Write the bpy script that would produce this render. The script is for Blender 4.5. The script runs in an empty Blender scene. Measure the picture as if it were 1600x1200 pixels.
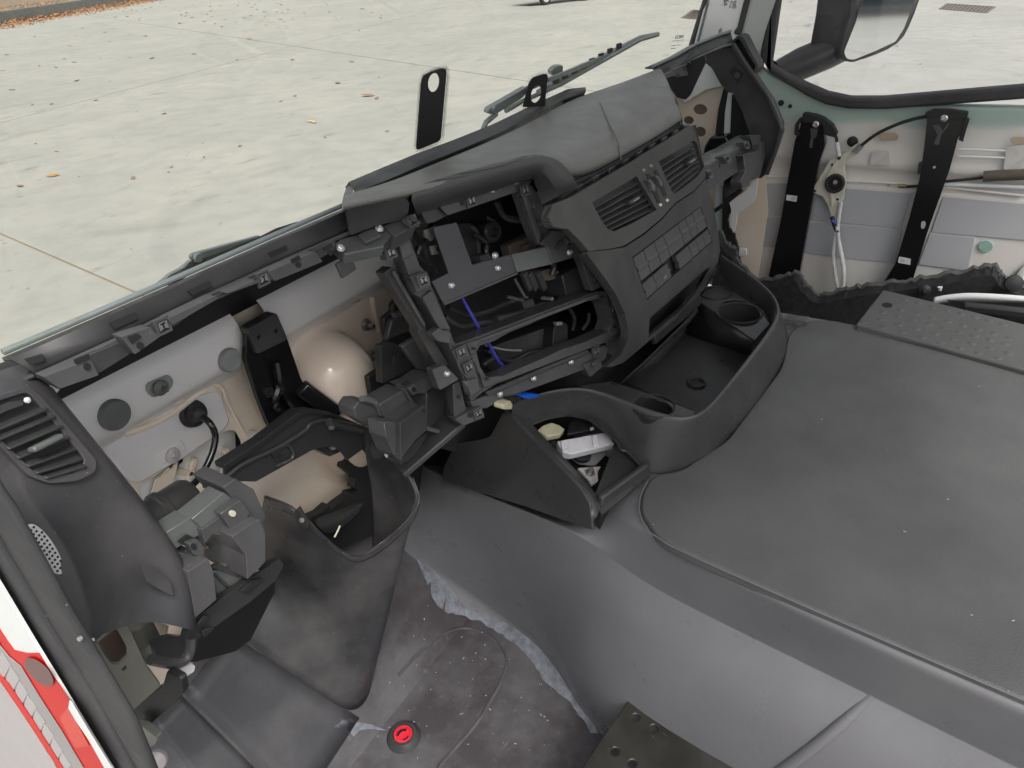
import bpy, bmesh, math, random
from mathutils import Vector as V, Matrix, noise
random.seed(7)
SC = bpy.context.scene
COL = SC.collection
# ------------------------------------------------------------------ camera
CX = V((0.512, -0.473, 0.717)); CY = V((-0.857, -0.227, 0.462)); CZ = V((-0.056, -0.851, -0.522))
ex = CX.normalized(); ey = (CY - ex * CY.dot(ex)).normalized(); ez = ex.cross(ey)
if ez.dot(CZ) < 0: ez = -ez
EYE = V((-0.145, 0, 1.40)); FOC = 1121.0
cam = bpy.data.cameras.new('camera'); co = bpy.data.objects.new('camera', cam); COL.objects.link(co); SC.camera = co
cam.sensor_fit = 'HORIZONTAL'; cam.sensor_width = 36; cam.lens = 36 * FOC / 1600
cam.clip_start = 0.01; cam.clip_end = 400
def wcol(i, s): return V((ex[i] * s, ey[i] * s, ez[i] * s))
cr_, cu_, cb_ = wcol(0, 1), wcol(1, -1), wcol(2, -1)
m = Matrix((cr_, cu_, cb_)).transposed().to_4x4(); m.translation = EYE; co.matrix_world = m
# ------------------------------------------------------------------ world, sun, exposure
W = bpy.data.worlds.new('World'); SC.world = W; W.use_nodes = True
nt = W.node_tree; bg = nt.nodes['Background']
sky = nt.nodes.new('ShaderNodeTexSky'); sky.sky_type = 'NISHITA'; sky.sun_disc = False
SUN_EL, SUN_AZ = math.radians(56), math.radians(215)
sky.sun_elevation = SUN_EL; sky.sun_rotation = SUN_AZ; sky.air_density = 1.0; sky.dust_density = 6.0; sky.ozone_density = 1.0
hs = nt.nodes.new('ShaderNodeHueSaturation'); hs.inputs['Saturation'].default_value = 0.22
nt.links.new(sky.outputs[0], hs.inputs['Color']); nt.links.new(hs.outputs[0], bg.inputs[0]); bg.inputs[1].default_value = 0.105
sl = bpy.data.lights.new('sun', 'SUN'); sl.energy = 1.4; sl.angle = math.radians(22); sl.color = (1, 0.96, 0.9)
so = bpy.data.objects.new('sun', sl); COL.objects.link(so)
sd = V((math.sin(SUN_AZ) * math.cos(SUN_EL), math.cos(SUN_AZ) * math.cos(SUN_EL), math.sin(SUN_EL)))
so.rotation_euler = sd.to_track_quat('Z', 'Y').to_euler(); so.location = (0, 0, 6)
SC.view_settings.view_transform = 'Standard'; SC.view_settings.look = 'None'; SC.view_settings.exposure = 1.0; SC.view_settings.gamma = 1
SC.cycles.max_bounces = 8; SC.cycles.transparent_max_bounces = 12
# ------------------------------------------------------------------ measuring: sight line of the photo met with a real plane
def ray(u, v): 
    a, b = (u - 800) / FOC, (v - 600) / FOC
    return V((ex[0] * a + ex[1] * b + ex[2], ey[0] * a + ey[1] * b + ey[2], ez[0] * a + ez[1] * b + ez[2]))
def P(u, v, x=None, y=None, z=None, pl=None, off=0):
    d = ray(u, v)
    if x is not None: t = (x - EYE.x) / d.x
    elif y is not None: t = (y - EYE.y) / d.y
    elif z is not None: t = (z - EYE.z) / d.z
    else:
        o, n = pl; t = ((o + n * off) - EYE).dot(n) / d.dot(n)
    return EYE + d * t
def plane3(a, b, c):
    n = (b - a).cross(c - a).normalized()
    if n.dot(EYE - a) < 0: n = -n
    return (a, n)
def PLX(x): return (V((x, 0, 0)), V((-1, 0, 0)) if x > EYE.x else V((1, 0, 0)))
def PLY(y): return (V((0, y, 0)), V((0, -1, 0)))
def PLZ(z): return (V((0, 0, z)), V((0, 0, 1)))
def zc(ox, oy, s): return lambda *p: [(ox + a * s, oy + b * s) for a, b in p]
def rnd(pts, r, n=3, keep=()):
    out = []; N = len(pts)
    for i, p in enumerate(pts):
        p = V(p); a = V(pts[i - 1]) - p; b = V(pts[(i + 1) % N]) - p
        if i in keep or a.length < 1e-6 or b.length < 1e-6: out.append(tuple(p)); continue
        ra = min(r, a.length * .45); rb = min(r, b.length * .45)
        p0 = p + a.normalized() * ra; p2 = p + b.normalized() * rb
        for k in range(n + 1):
            t = k / n; out.append(tuple(p0 * (1 - t) ** 2 + p * 2 * t * (1 - t) + p2 * t * t))
    return out
def ell(cx, cy, rx, ry, rot=0, n=20):
    c, s = math.cos(math.radians(rot)), math.sin(math.radians(rot)); o = []
    for k in range(n):
        a = 2 * math.pi * k / n; x, y = rx * math.cos(a), ry * math.sin(a); o.append((cx + x * c - y * s, cy + x * s + y * c))
    return o
def cr(pts, n=6):
    pts = [V(p) for p in pts]; o = []
    for i in range(len(pts) - 1):
        p0 = pts[max(i - 1, 0)]; p1 = pts[i]; p2 = pts[i + 1]; p3 = pts[min(i + 2, len(pts) - 1)]
        for k in range(n):
            t = k / n
            o.append(.5 * ((2 * p1) + (p2 - p0) * t + (2 * p0 - 5 * p1 + 4 * p2 - p3) * t * t + (3 * p1 - p0 - 3 * p2 + p3) * t ** 3))
    o.append(pts[-1]); return o
# ------------------------------------------------------------------ materials
def nodes(name):
    M = bpy.data.materials.new(name); M.use_nodes = True; n = M.node_tree; return M, n, n.nodes['Principled BSDF']
def ramp(n, src, stops):
    r = n.nodes.new('ShaderNodeValToRGB'); n.links.new(src, r.inputs[0])
    while len(r.color_ramp.elements) < len(stops): r.color_ramp.elements.new(.5)
    for e, (p, c) in zip(r.color_ramp.elements, stops):
        e.position = p; e.color = (c if len(c) == 4 else (*c, 1)) if hasattr(c, '__len__') else (c, c, c, 1)
    return r.outputs[0]
def tex(n, scale, detail=4, rough=.55, world=False, stretch=None):
    if world:
        g = n.nodes.new('ShaderNodeNewGeometry'); vec = g.outputs['Position']
    else:
        t = n.nodes.new('ShaderNodeTexCoord'); vec = t.outputs['Object']
    if stretch:
        mp = n.nodes.new('ShaderNodeMapping'); mp.inputs['Scale'].default_value = stretch; n.links.new(vec, mp.inputs[0]); vec = mp.outputs[0]
    x = n.nodes.new('ShaderNodeTexNoise'); x.inputs['Scale'].default_value = scale; x.inputs['Detail'].default_value = detail; x.inputs['Roughness'].default_value = rough
    n.links.new(vec, x.inputs['Vector']); return x.outputs[0]
def mixc(n, f, a, b, mode='MIX'):
    x = n.nodes.new('ShaderNodeMix'); x.data_type = 'RGBA'; x.blend_type = mode
    for i, s in ((0, f), (6, a), (7, b)):
        if hasattr(s, 'is_linked'): n.links.new(s, x.inputs[i])
        else: x.inputs[i].default_value = s if i == 0 else (*s[:3], 1)
    return x.outputs[2]
def bump(n, b, src, strength, dist=.001, prev=None):
    x = n.nodes.new('ShaderNodeBump'); x.inputs['Strength'].default_value = strength; x.inputs['Distance'].default_value = dist
    n.links.new(src, x.inputs['Height'])
    if prev: n.links.new(prev, x.inputs['Normal'])
    n.links.new(x.outputs[0], b.inputs['Normal']); return x.outputs[0]
def plastic(name, col, rough=.5, grain=900, gb=.25, dust=(.16, .155, .15), amt=.25, dscale=7, scratch=True, spec=.5):
    M, n, b = nodes(name)
    d = ramp(n, tex(n, dscale, 6, .62), [(.42, 0.0), (.78, amt)])
    c = mixc(n, d, col, dust)
    if scratch:
        s = ramp(n, tex(n, 130, 2, .5, stretch=(1, .18, .5)), [(.70, 0.0), (.80, .35)])
        c = mixc(n, s, c, tuple(min(1, k * 2.2 + .05) for k in col))
    t_ = n.nodes.new('ShaderNodeTexCoord'); vo = n.nodes.new('ShaderNodeTexVoronoi'); vo.inputs['Scale'].default_value = 70; n.links.new(t_.outputs['Object'], vo.inputs['Vector'])
    sx = n.nodes.new('ShaderNodeSeparateColor'); n.links.new(vo.outputs['Color'], sx.inputs[0])
    m1 = n.nodes.new('ShaderNodeMath'); m1.operation = 'LESS_THAN'; n.links.new(vo.outputs['Distance'], m1.inputs[0]); m1.inputs[1].default_value = .06
    m2 = n.nodes.new('ShaderNodeMath'); m2.operation = 'GREATER_THAN'; n.links.new(sx.outputs[0], m2.inputs[0]); m2.inputs[1].default_value = .72
    m3 = n.nodes.new('ShaderNodeMath'); m3.operation = 'MULTIPLY'; n.links.new(m1.outputs[0], m3.inputs[0]); n.links.new(m2.outputs[0], m3.inputs[1])
    m4 = n.nodes.new('ShaderNodeMath'); m4.operation = 'MULTIPLY'; n.links.new(m3.outputs[0], m4.inputs[0]); m4.inputs[1].default_value = .5
    c = mixc(n, m4.outputs[0], c, (.34, .33, .31))
    n.links.new(c, b.inputs['Base Color'])
    r = ramp(n, tex(n, dscale * 2.3, 5), [(.3, max(.05, rough - .1)), (.75, min(1, rough + .14))]); n.links.new(r, b.inputs['Roughness'])
    b.inputs['Specular IOR Level'].default_value = spec
    if gb: bump(n, b, tex(n, grain, 2, .5), gb, .0006)
    return M
def paint(name, col, rough=.35, var=.12, tint=None, scale=5, spec=.5):
    M, n, b = nodes(name)
    c2 = tint or tuple(k * (1 - var) for k in col)
    c = mixc(n, ramp(n, tex(n, scale, 4), [(.35, 0.0), (.68, 1.0)]), col, c2)
    c = mixc(n, ramp(n, tex(n, 60, 5, .7), [(.62, 0.0), (.75, .35)]), c, tuple(k * .55 for k in col))
    n.links.new(c, b.inputs['Base Color']); b.inputs['Roughness'].default_value = rough; b.inputs['Specular IOR Level'].default_value = spec
    bump(n, b, tex(n, 240, 2), .08, .0005); return M
def flat(name, col, rough=.5, metal=0, spec=.5):
    M, n, b = nodes(name)
    n.links.new(mixc(n, ramp(n, tex(n, 40, 3), [(.3, 0.0), (.7, 1.0)]), col, tuple(k * .8 for k in col)), b.inputs['Base Color'])
    b.inputs['Roughness'].default_value = rough; b.inputs['Metallic'].default_value = metal; b.inputs['Specular IOR Level'].default_value = spec
    return M
def carbon(name, col, vec_scale=(1, 1, 0), freq=170, d='DIAGONAL'):
    M, n, b = nodes(name)
    t = n.nodes.new('ShaderNodeTexCoord'); w = n.nodes.new('ShaderNodeTexWave'); w.wave_type = 'BANDS'; w.bands_direction = d
    w.inputs['Scale'].default_value = freq; w.inputs['Distortion'].default_value = .3; w.inputs['Detail'].default_value = 1
    mp = n.nodes.new('ShaderNodeMapping'); mp.inputs['Scale'].default_value = vec_scale
    n.links.new(t.outputs['Object'], mp.inputs[0]); n.links.new(mp.outputs[0], w.inputs['Vector'])
    c = mixc(n, w.outputs[1], tuple(k * .4 for k in col), tuple(k * 1.35 for k in col))
    dd = ramp(n, tex(n, 9, 5), [(.45, 0.0), (.8, .22)]); c = mixc(n, dd, c, (.17, .17, .16))
    n.links.new(c, b.inputs['Base Color']); b.inputs['Roughness'].default_value = .42
    bump(n, b, w.outputs[1], .2, .0004); return M
M_ = {}
M_['plastic'] = plastic('black_plastic', (.034, .034, .036), .42)
M_['frame'] = plastic('frame_plastic', (.060, .060, .064), .36, grain=700, gb=.18, amt=.3)
M_['frame2'] = plastic('grey_green_plastic', (.095, .104, .102), .36, grain=600, gb=.12, amt=.35, dust=(.2, .22, .21))
M_['deep'] = plastic('deep_black_plastic', (.014, .014, .015), .5, amt=.08, scratch=False)
M_['gloss'] = plastic('smooth_black_plastic', (.026, .026, .027), .34, gb=.1, amt=.06, scratch=False)
M_['pad'] = plastic('dash_pad_vinyl', (.155, .155, .148), .42, grain=420, gb=.4, amt=.45, dust=(.23, .23, .22))
M_['pod'] = plastic('pod_vinyl', (.050, .049, .054), .42, grain=520, gb=.4, amt=.42)
M_['shroud'] = plastic('shroud_plastic', (.030, .030, .033), .34, grain=520, gb=.35, amt=.5)
M_['console'] = plastic('console_plastic', (.040, .040, .041), .34, grain=640, gb=.25, amt=.22)
M_['carbon'] = carbon('striped_trim', (.066, .064, .067), (1, 1, 1), 105, 'Z')
M_['carbon2'] = carbon('striped_vent_trim', (.055, .055, .055), (1, .3, -1), 90)
M_['tunnel'] = plastic('tunnel_rubber', (.140, .139, .149), .34, grain=800, gb=.3, amt=.55, dust=(.20, .20, .205), dscale=5, scratch=False)
M_['steel'] = flat('zinc_screw', (.62, .62, .62), .35, .9)
M_['clipsteel'] = flat('clip_steel', (.36, .36, .36), .4, .85)
M_['cream'] = paint('cream_paint', (.70, .62, .54), .34, tint=(.66, .55, .43), scale=3)
M_['greyprimer'] = paint('pale_grey_paint', (.63, .62, .64), .32, tint=(.66, .64, .62), scale=4)
M_['white'] = paint('white_paint', (.78, .80, .80), .3, var=.05)
M_['rubplug'] = flat('grey_rubber', (.115, .125, .12), .55)
M_['rubplug2'] = flat('pale_grey_rubber', (.24, .25, .25), .5)
M_['black'] = flat('black_rubber', (.014, .014, .015), .6)
M_['blackgloss'] = flat('black_lacquer', (.010, .010, .011), .22)
M_['seal'] = plastic('seal_rubber', (.034, .034, .037), .7, grain=1200, gb=.5, amt=.25)
M_['damp'] = paint('damping_sheet', (.40, .407, .43), .55, tint=(.44, .445, .46), scale=2)
M_['red'] = paint('red_paint', (.62, .010, .006), .4, var=.1, spec=.12)
M_['red2'] = paint('pale_red_paint', (.66, .07, .05), .4, spec=.12, var=.1)
M_['redcap'] = flat('red_plastic', (.75, .03, .055), .35)
M_['grey'] = paint('grey_paint', (.33, .31, .31), .4)
M_['grey2'] = paint('light_grey_paint', (.46, .43, .43), .4)
M_['nat'] = flat('natural_nylon', (.62, .60, .50), .4)
M_['whitepl'] = flat('white_plastic', (.70, .69, .72), .4)
M_['blue'] = flat('blue_wire', (.045, .05, .42), .35)
M_['blue2'] = flat('blue_connector', (.01, .12, .62), .35)
M_['yel'] = flat('ivory_plastic', (.55, .52, .36), .45)
M_['brown'] = flat('brown_plastic', (.11, .085, .07), .6)
M_['tan'] = paint('tan_paint', (.48, .38, .28), .42, var=.25)
M_['foam'] = flat('brown_foam', (.10, .085, .07), .9)
M_['wiper'] = plastic('wiper_metal', (.20, .23, .235), .4, amt=.2, scratch=False)
M_['dgrey'] = paint('grey_green_metal', (.19, .19, .165), .42, var=.2)
M_['label'] = flat('label_paper', (.72, .72, .72), .5)
M_['ink'] = flat('ink', (.03, .03, .03), .6)
M_['frit'] = flat('frit_enamel', (.012, .012, .013), .55)
M_['iron'] = paint('rusty_iron', (.16, .13, .11), .7, var=.4)
def m_glass(name, tint, fac):
    M = bpy.data.materials.new(name); M.use_nodes = True; n = M.node_tree; n.nodes.clear()
    o = n.nodes.new('ShaderNodeOutputMaterial'); mx = n.nodes.new('ShaderNodeMixShader'); t = n.nodes.new('ShaderNodeBsdfTransparent'); g = n.nodes.new('ShaderNodeBsdfGlossy')
    t.inputs[0].default_value = (*tint, 1); g.inputs['Roughness'].default_value = .02; mx.inputs[0].default_value = fac
    n.links.new(t.outputs[0], mx.inputs[1]); n.links.new(g.outputs[0], mx.inputs[2]); n.links.new(mx.outputs[0], o.inputs[0]); return M
M_['glass'] = m_glass('windscreen_glass', (.965, .972, .945), .03)
M_['clear'] = m_glass('door_glass', (.97, .975, .97), .03)
mm, n_, b_ = nodes('mirror_glass'); b_.inputs['Metallic'].default_value = 1; b_.inputs['Roughness'].default_value = .03; b_.inputs['Base Color'].default_value = (.82, .84, .84, 1); M_['mirror'] = mm
# ------------------------------------------------------------------ mesh helpers
WL = {}
class MB:
    def __init__(s): s.bm = bmesh.new()
    def _merge(s, b2):
        me = bpy.data.meshes.new('t'); b2.to_mesh(me); b2.free(); s.bm.from_mesh(me); bpy.data.meshes.remove(me)
    def prism(s, pts, n, t, holes=()):
        b = bmesh.new()
        def ring(ps):
            vs = [b.verts.new(p) for p in ps]; return vs, [b.edges.new((vs[i], vs[(i + 1) % len(vs)])) for i in range(len(vs))]
        vs, es = ring(pts)
        if holes:
            for h in holes: es += ring(h)[1]
            fs = [f for f in bmesh.ops.triangle_fill(b, edges=es, use_beauty=True, use_dissolve=False, normal=n)['geom'] if isinstance(f, bmesh.types.BMFace)]
        else: fs = [b.faces.new(vs)]
        r = bmesh.ops.extrude_face_region(b, geom=fs)
        bmesh.ops.translate(b, vec=-n * t, verts=[g for g in r['geom'] if isinstance(g, bmesh.types.BMVert)])
        bmesh.ops.recalc_face_normals(b, faces=b.faces[:]); s._merge(b); return s
    def plate(s, px, pl, t, holes=(), off=0):
        o, n = pl
        return s.prism([P(*p, pl=pl, off=off) for p in px], n, t, [[P(*p, pl=pl, off=off) for p in h] for h in holes])
    def box(s, c, dx, dy, dz):     # half-axis vectors
        b = bmesh.new(); c = V(c); vs = [b.verts.new(c + dx * i + dy * j + dz * k) for i in (-1, 1) for j in (-1, 1) for k in (-1, 1)]
        for f in ((0, 1, 3, 2), (4, 6, 7, 5), (0, 4, 5, 1), (2, 3, 7, 6), (0, 2, 6, 4), (1, 5, 7, 3)): b.faces.new([vs[i] for i in f])
        bmesh.ops.recalc_face_normals(b, faces=b.faces[:]); s._merge(b); return s
    def bar(s, a, c, w, h, up):
        a, c = V(a), V(c); d = c - a; side = d.cross(up).normalized(); u = side.cross(d).normalized()
        return s.box((a + c) / 2, d / 2, side * w / 2, u * h / 2)
    def tube(s, pts, r, seg=8, caps=True):
        pts = [V(p) for p in pts]; b = bmesh.new(); prev = None; rings = []; up = V((.13, .27, .95))
        for i, p in enumerate(pts):
            d = (pts[min(i + 1, len(pts) - 1)] - pts[max(i - 1, 0)]).normalized()
            a = d.cross(up); a = a.normalized() if a.length > 1e-4 else d.orthogonal().normalized(); c = d.cross(a).normalized(); up = c.cross(d) if False else up
            rr = r[i] if hasattr(r, '__len__') else r
            rings.append([b.verts.new(p + (a * math.cos(2 * math.pi * k / seg) + c * math.sin(2 * math.pi * k / seg)) * rr) for k in range(seg)])
        for i in range(len(rings) - 1):
            for k in range(seg): b.faces.new((rings[i][k], rings[i][(k + 1) % seg], rings[i + 1][(k + 1) % seg], rings[i + 1][k]))
        if caps: b.faces.new(rings[0]); b.faces.new(rings[-1])
        bmesh.ops.recalc_face_normals(b, faces=b.faces[:]); s._merge(b); return s
    def cyl(s, c, n, r, h, seg=16, r2=None):     # from c along n
        n = V(n).normalized(); a = n.orthogonal().normalized(); q = n.cross(a); b = bmesh.new(); r2 = r if r2 is None else r2; c = V(c)
        R1 = [b.verts.new(c + (a * math.cos(2 * math.pi * k / seg) + q * math.sin(2 * math.pi * k / seg)) * r) for k in range(seg)]
        R2 = [b.verts.new(c + n * h + (a * math.cos(2 * math.pi * k / seg) + q * math.sin(2 * math.pi * k / seg)) * r2) for k in range(seg)]
        for k in range(seg): b.faces.new((R1[k], R1[(k + 1) % seg], R2[(k + 1) % seg], R2[k]))
        b.faces.new(R1); b.faces.new(R2); bmesh.ops.recalc_face_normals(b, faces=b.faces[:]); s._merge(b); return s
    def lathe(s, c, n, prof, seg=24, cap=False):       # prof: (r, h)
        n = V(n).normalized(); a = n.orthogonal().normalized(); q = n.cross(a); b = bmesh.new(); c = V(c); rings = []
        for r, h in prof: rings.append([b.verts.new(c + n * h + (a * math.cos(2 * math.pi * k / seg) + q * math.sin(2 * math.pi * k / seg)) * max(r, 1e-5)) for k in range(seg)])
        for i in range(len(rings) - 1):
            for k in range(seg): b.faces.new((rings[i][k], rings[i][(k + 1) % seg], rings[i + 1][(k + 1) % seg], rings[i + 1][k]))
        if cap: b.faces.new(rings[-1])
        bmesh.ops.recalc_face_normals(b, faces=b.faces[:]); s._merge(b); return s
    def grid(s, rows, closed=False):
        b = bmesh.new(); R = [[b.verts.new(p) for p in r] for r in rows]
        for i in range(len(R) - 1):
            nn = len(R[i]) if closed else len(R[i]) - 1
            for k in range(nn):
                k2 = (k + 1) % len(R[i]); b.faces.new((R[i][k], R[i][k2], R[i + 1][k2], R[i + 1][k]))
        bmesh.ops.recalc_face_normals(b, faces=b.faces[:])
        f0 = b.faces[:][len(b.faces) // 2]; b.normal_update()
        if f0.normal.dot(EYE - f0.calc_center_median()) < 0: bmesh.ops.reverse_faces(b, faces=b.faces[:])
        s._merge(b); return s
    def build(s, name, mat, parent=None, bev=0, seg=2, sub=0, solid=0, smooth=38, **props):
        me = bpy.data.meshes.new(name); s.bm.normal_update()
        vs = [v.co for v in s.bm.verts]
        lo = V([min(v[i] for v in vs) for i in range(3)]); hi = V([max(v[i] for v in vs) for i in range(3)]); c = (lo + hi) / 2
        bmesh.ops.translate(s.bm, vec=-c, verts=s.bm.verts[:]); s.bm.to_mesh(me); s.bm.free()
        me.materials.append(M_[mat] if isinstance(mat, str) else mat)
        if smooth: me.shade_smooth(); me.set_sharp_from_angle(angle=math.radians(smooth if not sub else 180))
        o = bpy.data.objects.new(name, me); COL.objects.link(o)
        pw = WL[parent.name] if parent else V((0, 0, 0))
        if parent: o.parent = parent
        o.location = c - pw; WL[o.name] = c
        if sub: md = o.modifiers.new('sub', 'SUBSURF'); md.levels = sub; md.render_levels = sub
        if solid: md = o.modifiers.new('solid', 'SOLIDIFY'); md.thickness = solid; md.offset = -1
        if bev:
            md = o.modifiers.new('bev', 'BEVEL'); md.width = bev; md.segments = seg; md.limit_method = 'ANGLE'; md.angle_limit = math.radians(38); md.harden_normals = False
        for k, v in props.items(): o[{'cat': 'category'}.get(k, k)] = v
        return o
def thing(name, label, cat, loc, group=None):
    o = bpy.data.objects.new(name, None); COL.objects.link(o); o.location = loc; WL[o.name] = V(loc); o.empty_display_size = .05
    o['label'] = label; o['category'] = cat
    if group: o['group'] = group
    return o
def put(src, name, loc, rot, parent=None, children=()):       # a copy of one shared-mesh piece
    o = src.copy(); o.name = name; COL.objects.link(o)
    pw = WL[parent.name] if parent else V((0, 0, 0)); o.parent = parent; o.location = V(loc) - pw; o.rotation_euler = rot; WL[o.name] = V(loc); return o
def frame_rot(n, right):
    r = (right - n * right.dot(n)).normalized(); u = n.cross(r); return Matrix((r, u, n)).transposed().to_euler()
def mesh_only(mb, mat, name, smooth=38):
    me = bpy.data.meshes.new(name); mb.bm.to_mesh(me); mb.bm.free(); me.materials.append(M_[mat]); me.shade_smooth(); me.set_sharp_from_angle(angle=math.radians(smooth)); return me
def inst(me, name, loc, rot, parent, scale=None):
    o = bpy.data.objects.new(name, me); COL.objects.link(o); pw = WL[parent.name] if parent else V((0, 0, 0)); o.parent = parent
    o.location = V(loc) - pw; o.rotation_euler = rot; WL[o.name] = V(loc)
    if scale: o.scale = scale
    return o
Xa, Ya, Za = V((1, 0, 0)), V((0, 1, 0)), V((0, 0, 1))
# shared small pieces (local z = towards the viewer)
SCREW = mesh_only(MB().lathe((0, 0, 0), Za, [(.0062, 0), (.0062, .0012), (.0048, .0026), (.0045, .0038), (.003, .0048), (.0022, .0050), (.0020, .0034), (.0001, .0034)], 14), 'steel', 'screw')
mb = MB(); sq = [V((-1, -1, 0)), V((1, -1, 0)), V((1, 1, 0)), V((-1, 1, 0))]
mb.prism([p * .0125 + Za * .004 for p in sq], Za, .004, [[V((p.x * .0078, p.y * .0085, .004)) for p in sq]]); SOCK = mesh_only(mb, 'frame', 'clip_socket')
mb = MB(); mb.box((0, 0, .0006), Xa * .0076, Ya * .0083, Za * .0005); SOCKHOLE = mesh_only(mb, 'black', 'socket_recess')
mb = MB()
for sx in (-1, 1):
    mb.box((sx * .0058, .001, .003), Xa * .0013, Ya * .006, Za * .003)
    mb.box((sx * .0036, .0, .0055), Xa * .0022, Ya * .0035, Za * .0008)
mb.box((0, .0066, .0035), Xa * .0055, Ya * .0008, Za * .0022); CLIP = mesh_only(mb, 'clipsteel', 'spring_clip')
def screw(uv, pl, parent, off=0, s=1): return inst(SCREW, 'screw', P(*uv, pl=pl, off=off), frame_rot(pl[1], Xa), parent, (s,) * 3)
def clip(uv, pl, parent, off=0, s=1):
    s *= .78
    r = frame_rot(pl[1], Xa); p = P(*uv, pl=pl, off=off)
    o = inst(SOCK, 'clip_socket', p, r, parent, (s,) * 3)
    for me, nm in ((SOCKHOLE, 'socket_recess'), (CLIP, 'spring_clip')):
        c = bpy.data.objects.new(nm, me); COL.objects.link(c); c.parent = o; WL[c.name] = p
    return o
# ================================================================== CAB ROOF (unseen; added and cut short to shape the light inside)
MB().box(V((1.15, -.2, 2.02)), Xa * 1.2, Ya * .75, Za * .03).build('cab_roof_shade', 'greyprimer', None, bev=.01, kind='structure')
# ================================================================== GROUND AND YARD
GZ = -1.45
def concrete():
    M, n, b = nodes('concrete')
    a = tex(n, .35, 6, .6, True); f = tex(n, 2.2, 7, .65, True); g = tex(n, 30, 3, .6, True)
    c = mixc(n, ramp(n, a, [(.35, 0.0), (.7, 1.0)]), (.325, .32, .292), (.27, .268, .25))
    c = mixc(n, ramp(n, f, [(.45, 0.0), (.75, .6)]), c, (.205, .206, .198))
    st = tex(n, .9, 5, .6, True, stretch=(.35, 1.6, 1)); c = mixc(n, ramp(n, st, [(.60, 0.0), (.74, .6)]), c, (.25, .255, .25))
    c = mixc(n, ramp(n, g, [(.60, 0.0), (.75, .4)]), c, (.24, .235, .21))
    s2 = tex(n, 1.5, 6, .6, True, stretch=(.5, 1.2, 1)); c = mixc(n, ramp(n, s2, [(.63, 0.0), (.70, .75)]), c, (.165, .165, .16))
    s3 = tex(n, 5.5, 3, .5, True); c = mixc(n, ramp(n, s3, [(.69, 0.0), (.73, .7)]), c, (.15, .15, .145))
    geo = n.nodes.new('ShaderNodeNewGeometry')
    for (cx, cy, R, w) in ((7.2, 6.2, 3.1, .16), (9.0, 12.0, 5.2, .16), (11.5, 6.5, 4.4, .2), (14, 3, 6, .2)):   # tyre scuffs swept in arcs
        d = n.nodes.new('ShaderNodeVectorMath'); d.operation = 'DISTANCE'; n.links.new(geo.outputs['Position'], d.inputs[0]); d.inputs[1].default_value = (cx, cy, GZ)
        s = n.nodes.new('ShaderNodeMath'); s.operation = 'SUBTRACT'; n.links.new(d.outputs['Value'], s.inputs[0]); s.inputs[1].default_value = R
        ab = n.nodes.new('ShaderNodeMath'); ab.operation = 'ABSOLUTE'; n.links.new(s.outputs[0], ab.inputs[0])
        q = ramp(n, ab.outputs[0], [(w * .55, .32), (w, 0.0)]); q2 = n.nodes.new('ShaderNodeMath'); q2.operation = 'MULTIPLY'; n.links.new(q, q2.inputs[0])
        n.links.new(ramp(n, tex(n, .5, 3, .5, True), [(.42, 0.0), (.6, 1.0)]), q2.inputs[1]); c = mixc(n, q2.outputs[0], c, (.20, .20, .195))
    n.links.new(c, b.inputs['Base Color']); b.inputs['Roughness'].default_value = .85
    bump(n, b, g, .25, .004); return M
M_['concrete'] = concrete()
M_['joint'] = flat('joint_dirt', (.25, .19, .12), .95)
grd = MB().box((0, 0, GZ - .125), Xa * 170, Ya * 170, Za * .115).build('ground', 'joint', kind='structure')
def clip_poly(poly, a, d, side, gap):
    n = V((-d.y, d.x, 0)).normalized() * side; out = []; f = lambda p: (p - a).dot(n) - gap
    for i in range(len(poly)):
        p, q = poly[i - 1], poly[i]; fp, fq = f(p), f(q)
        if fp * fq < 0: out.append(p + (q - p) * (fp / (fp - fq)))
        if fq >= 0: out.append(q)
    return out
def gl(p, q): a, b = P(*p, z=GZ), P(*q, z=GZ); return a, (b - a)
J1, J2, J3 = gl((0, 365), (230, 465)), gl((191, 32), (825, 127)), gl((0, 192), (457, 73))
big = [V((x, y, GZ)) for x, y in ((-160, -160), (160, -160), (160, 160), (-160, 160))]
for s3 in (1, -1):
    for s2 in (1, -1):
        a = clip_poly(clip_poly(big, *J3, s3, .022), *J2, s2, .020)
        for poly in ([a] if s3 > 0 else [clip_poly(a, *J1, 1, .014), clip_poly(a, *J1, -1, .014)]):
            if len(poly) > 2: MB().prism(poly, Za, .035).build('concrete_slab', 'concrete', grd, smooth=0)
# kerb, verge and leaves
ka, kb = P(0, 40, z=GZ), P(215, 3, z=GZ); kd = (kb - ka).normalized(); kn = V((-kd.y, kd.x, 0))
k0, k1 = ka - kd * 40, kb + kd * 40
MB().box((k0 + k1) / 2 + kn * .35 + Za * .42, (k1 - k0) / 2, kn * .35, Za * .42).build('kerb', paint('kerb_stone', (.15, .16, .15), .9, var=.4), bev=.04, kind='structure')
MB().box((k0 + k1) / 2 + kn * 12.72 + Za * .36, (k1 - k0) / 2, kn * 12, Za * .36).build('verge', flat('verge_soil', (.20, .15, .10), .95), kind='structure')
def leaf_mesh(col):
    b = MB(); rows = []
    for i, (t, w) in enumerate(((-1, .02), (-.5, .42), (0, .55), (.5, .38), (1, .03))): rows.append([V((t, -w, .12 * abs(t) + .22 * w)), V((t, 0, .14 * t * t)), V((t, w, .12 * abs(t) + .3 * w))])
    b.grid(rows); return mesh_only(b, col, 'leaf')
M_['leafa'] = flat('dry_leaf_brown', (.36, .21, .09), .8); M_['leafb'] = flat('dry_leaf_tan', (.50, .37, .2), .8); M_['leafc'] = flat('dry_leaf_dark', (.22, .16, .11), .8); M_['leafy'] = flat('dry_leaf_yellow', (.45, .32, .08), .8)
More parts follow.
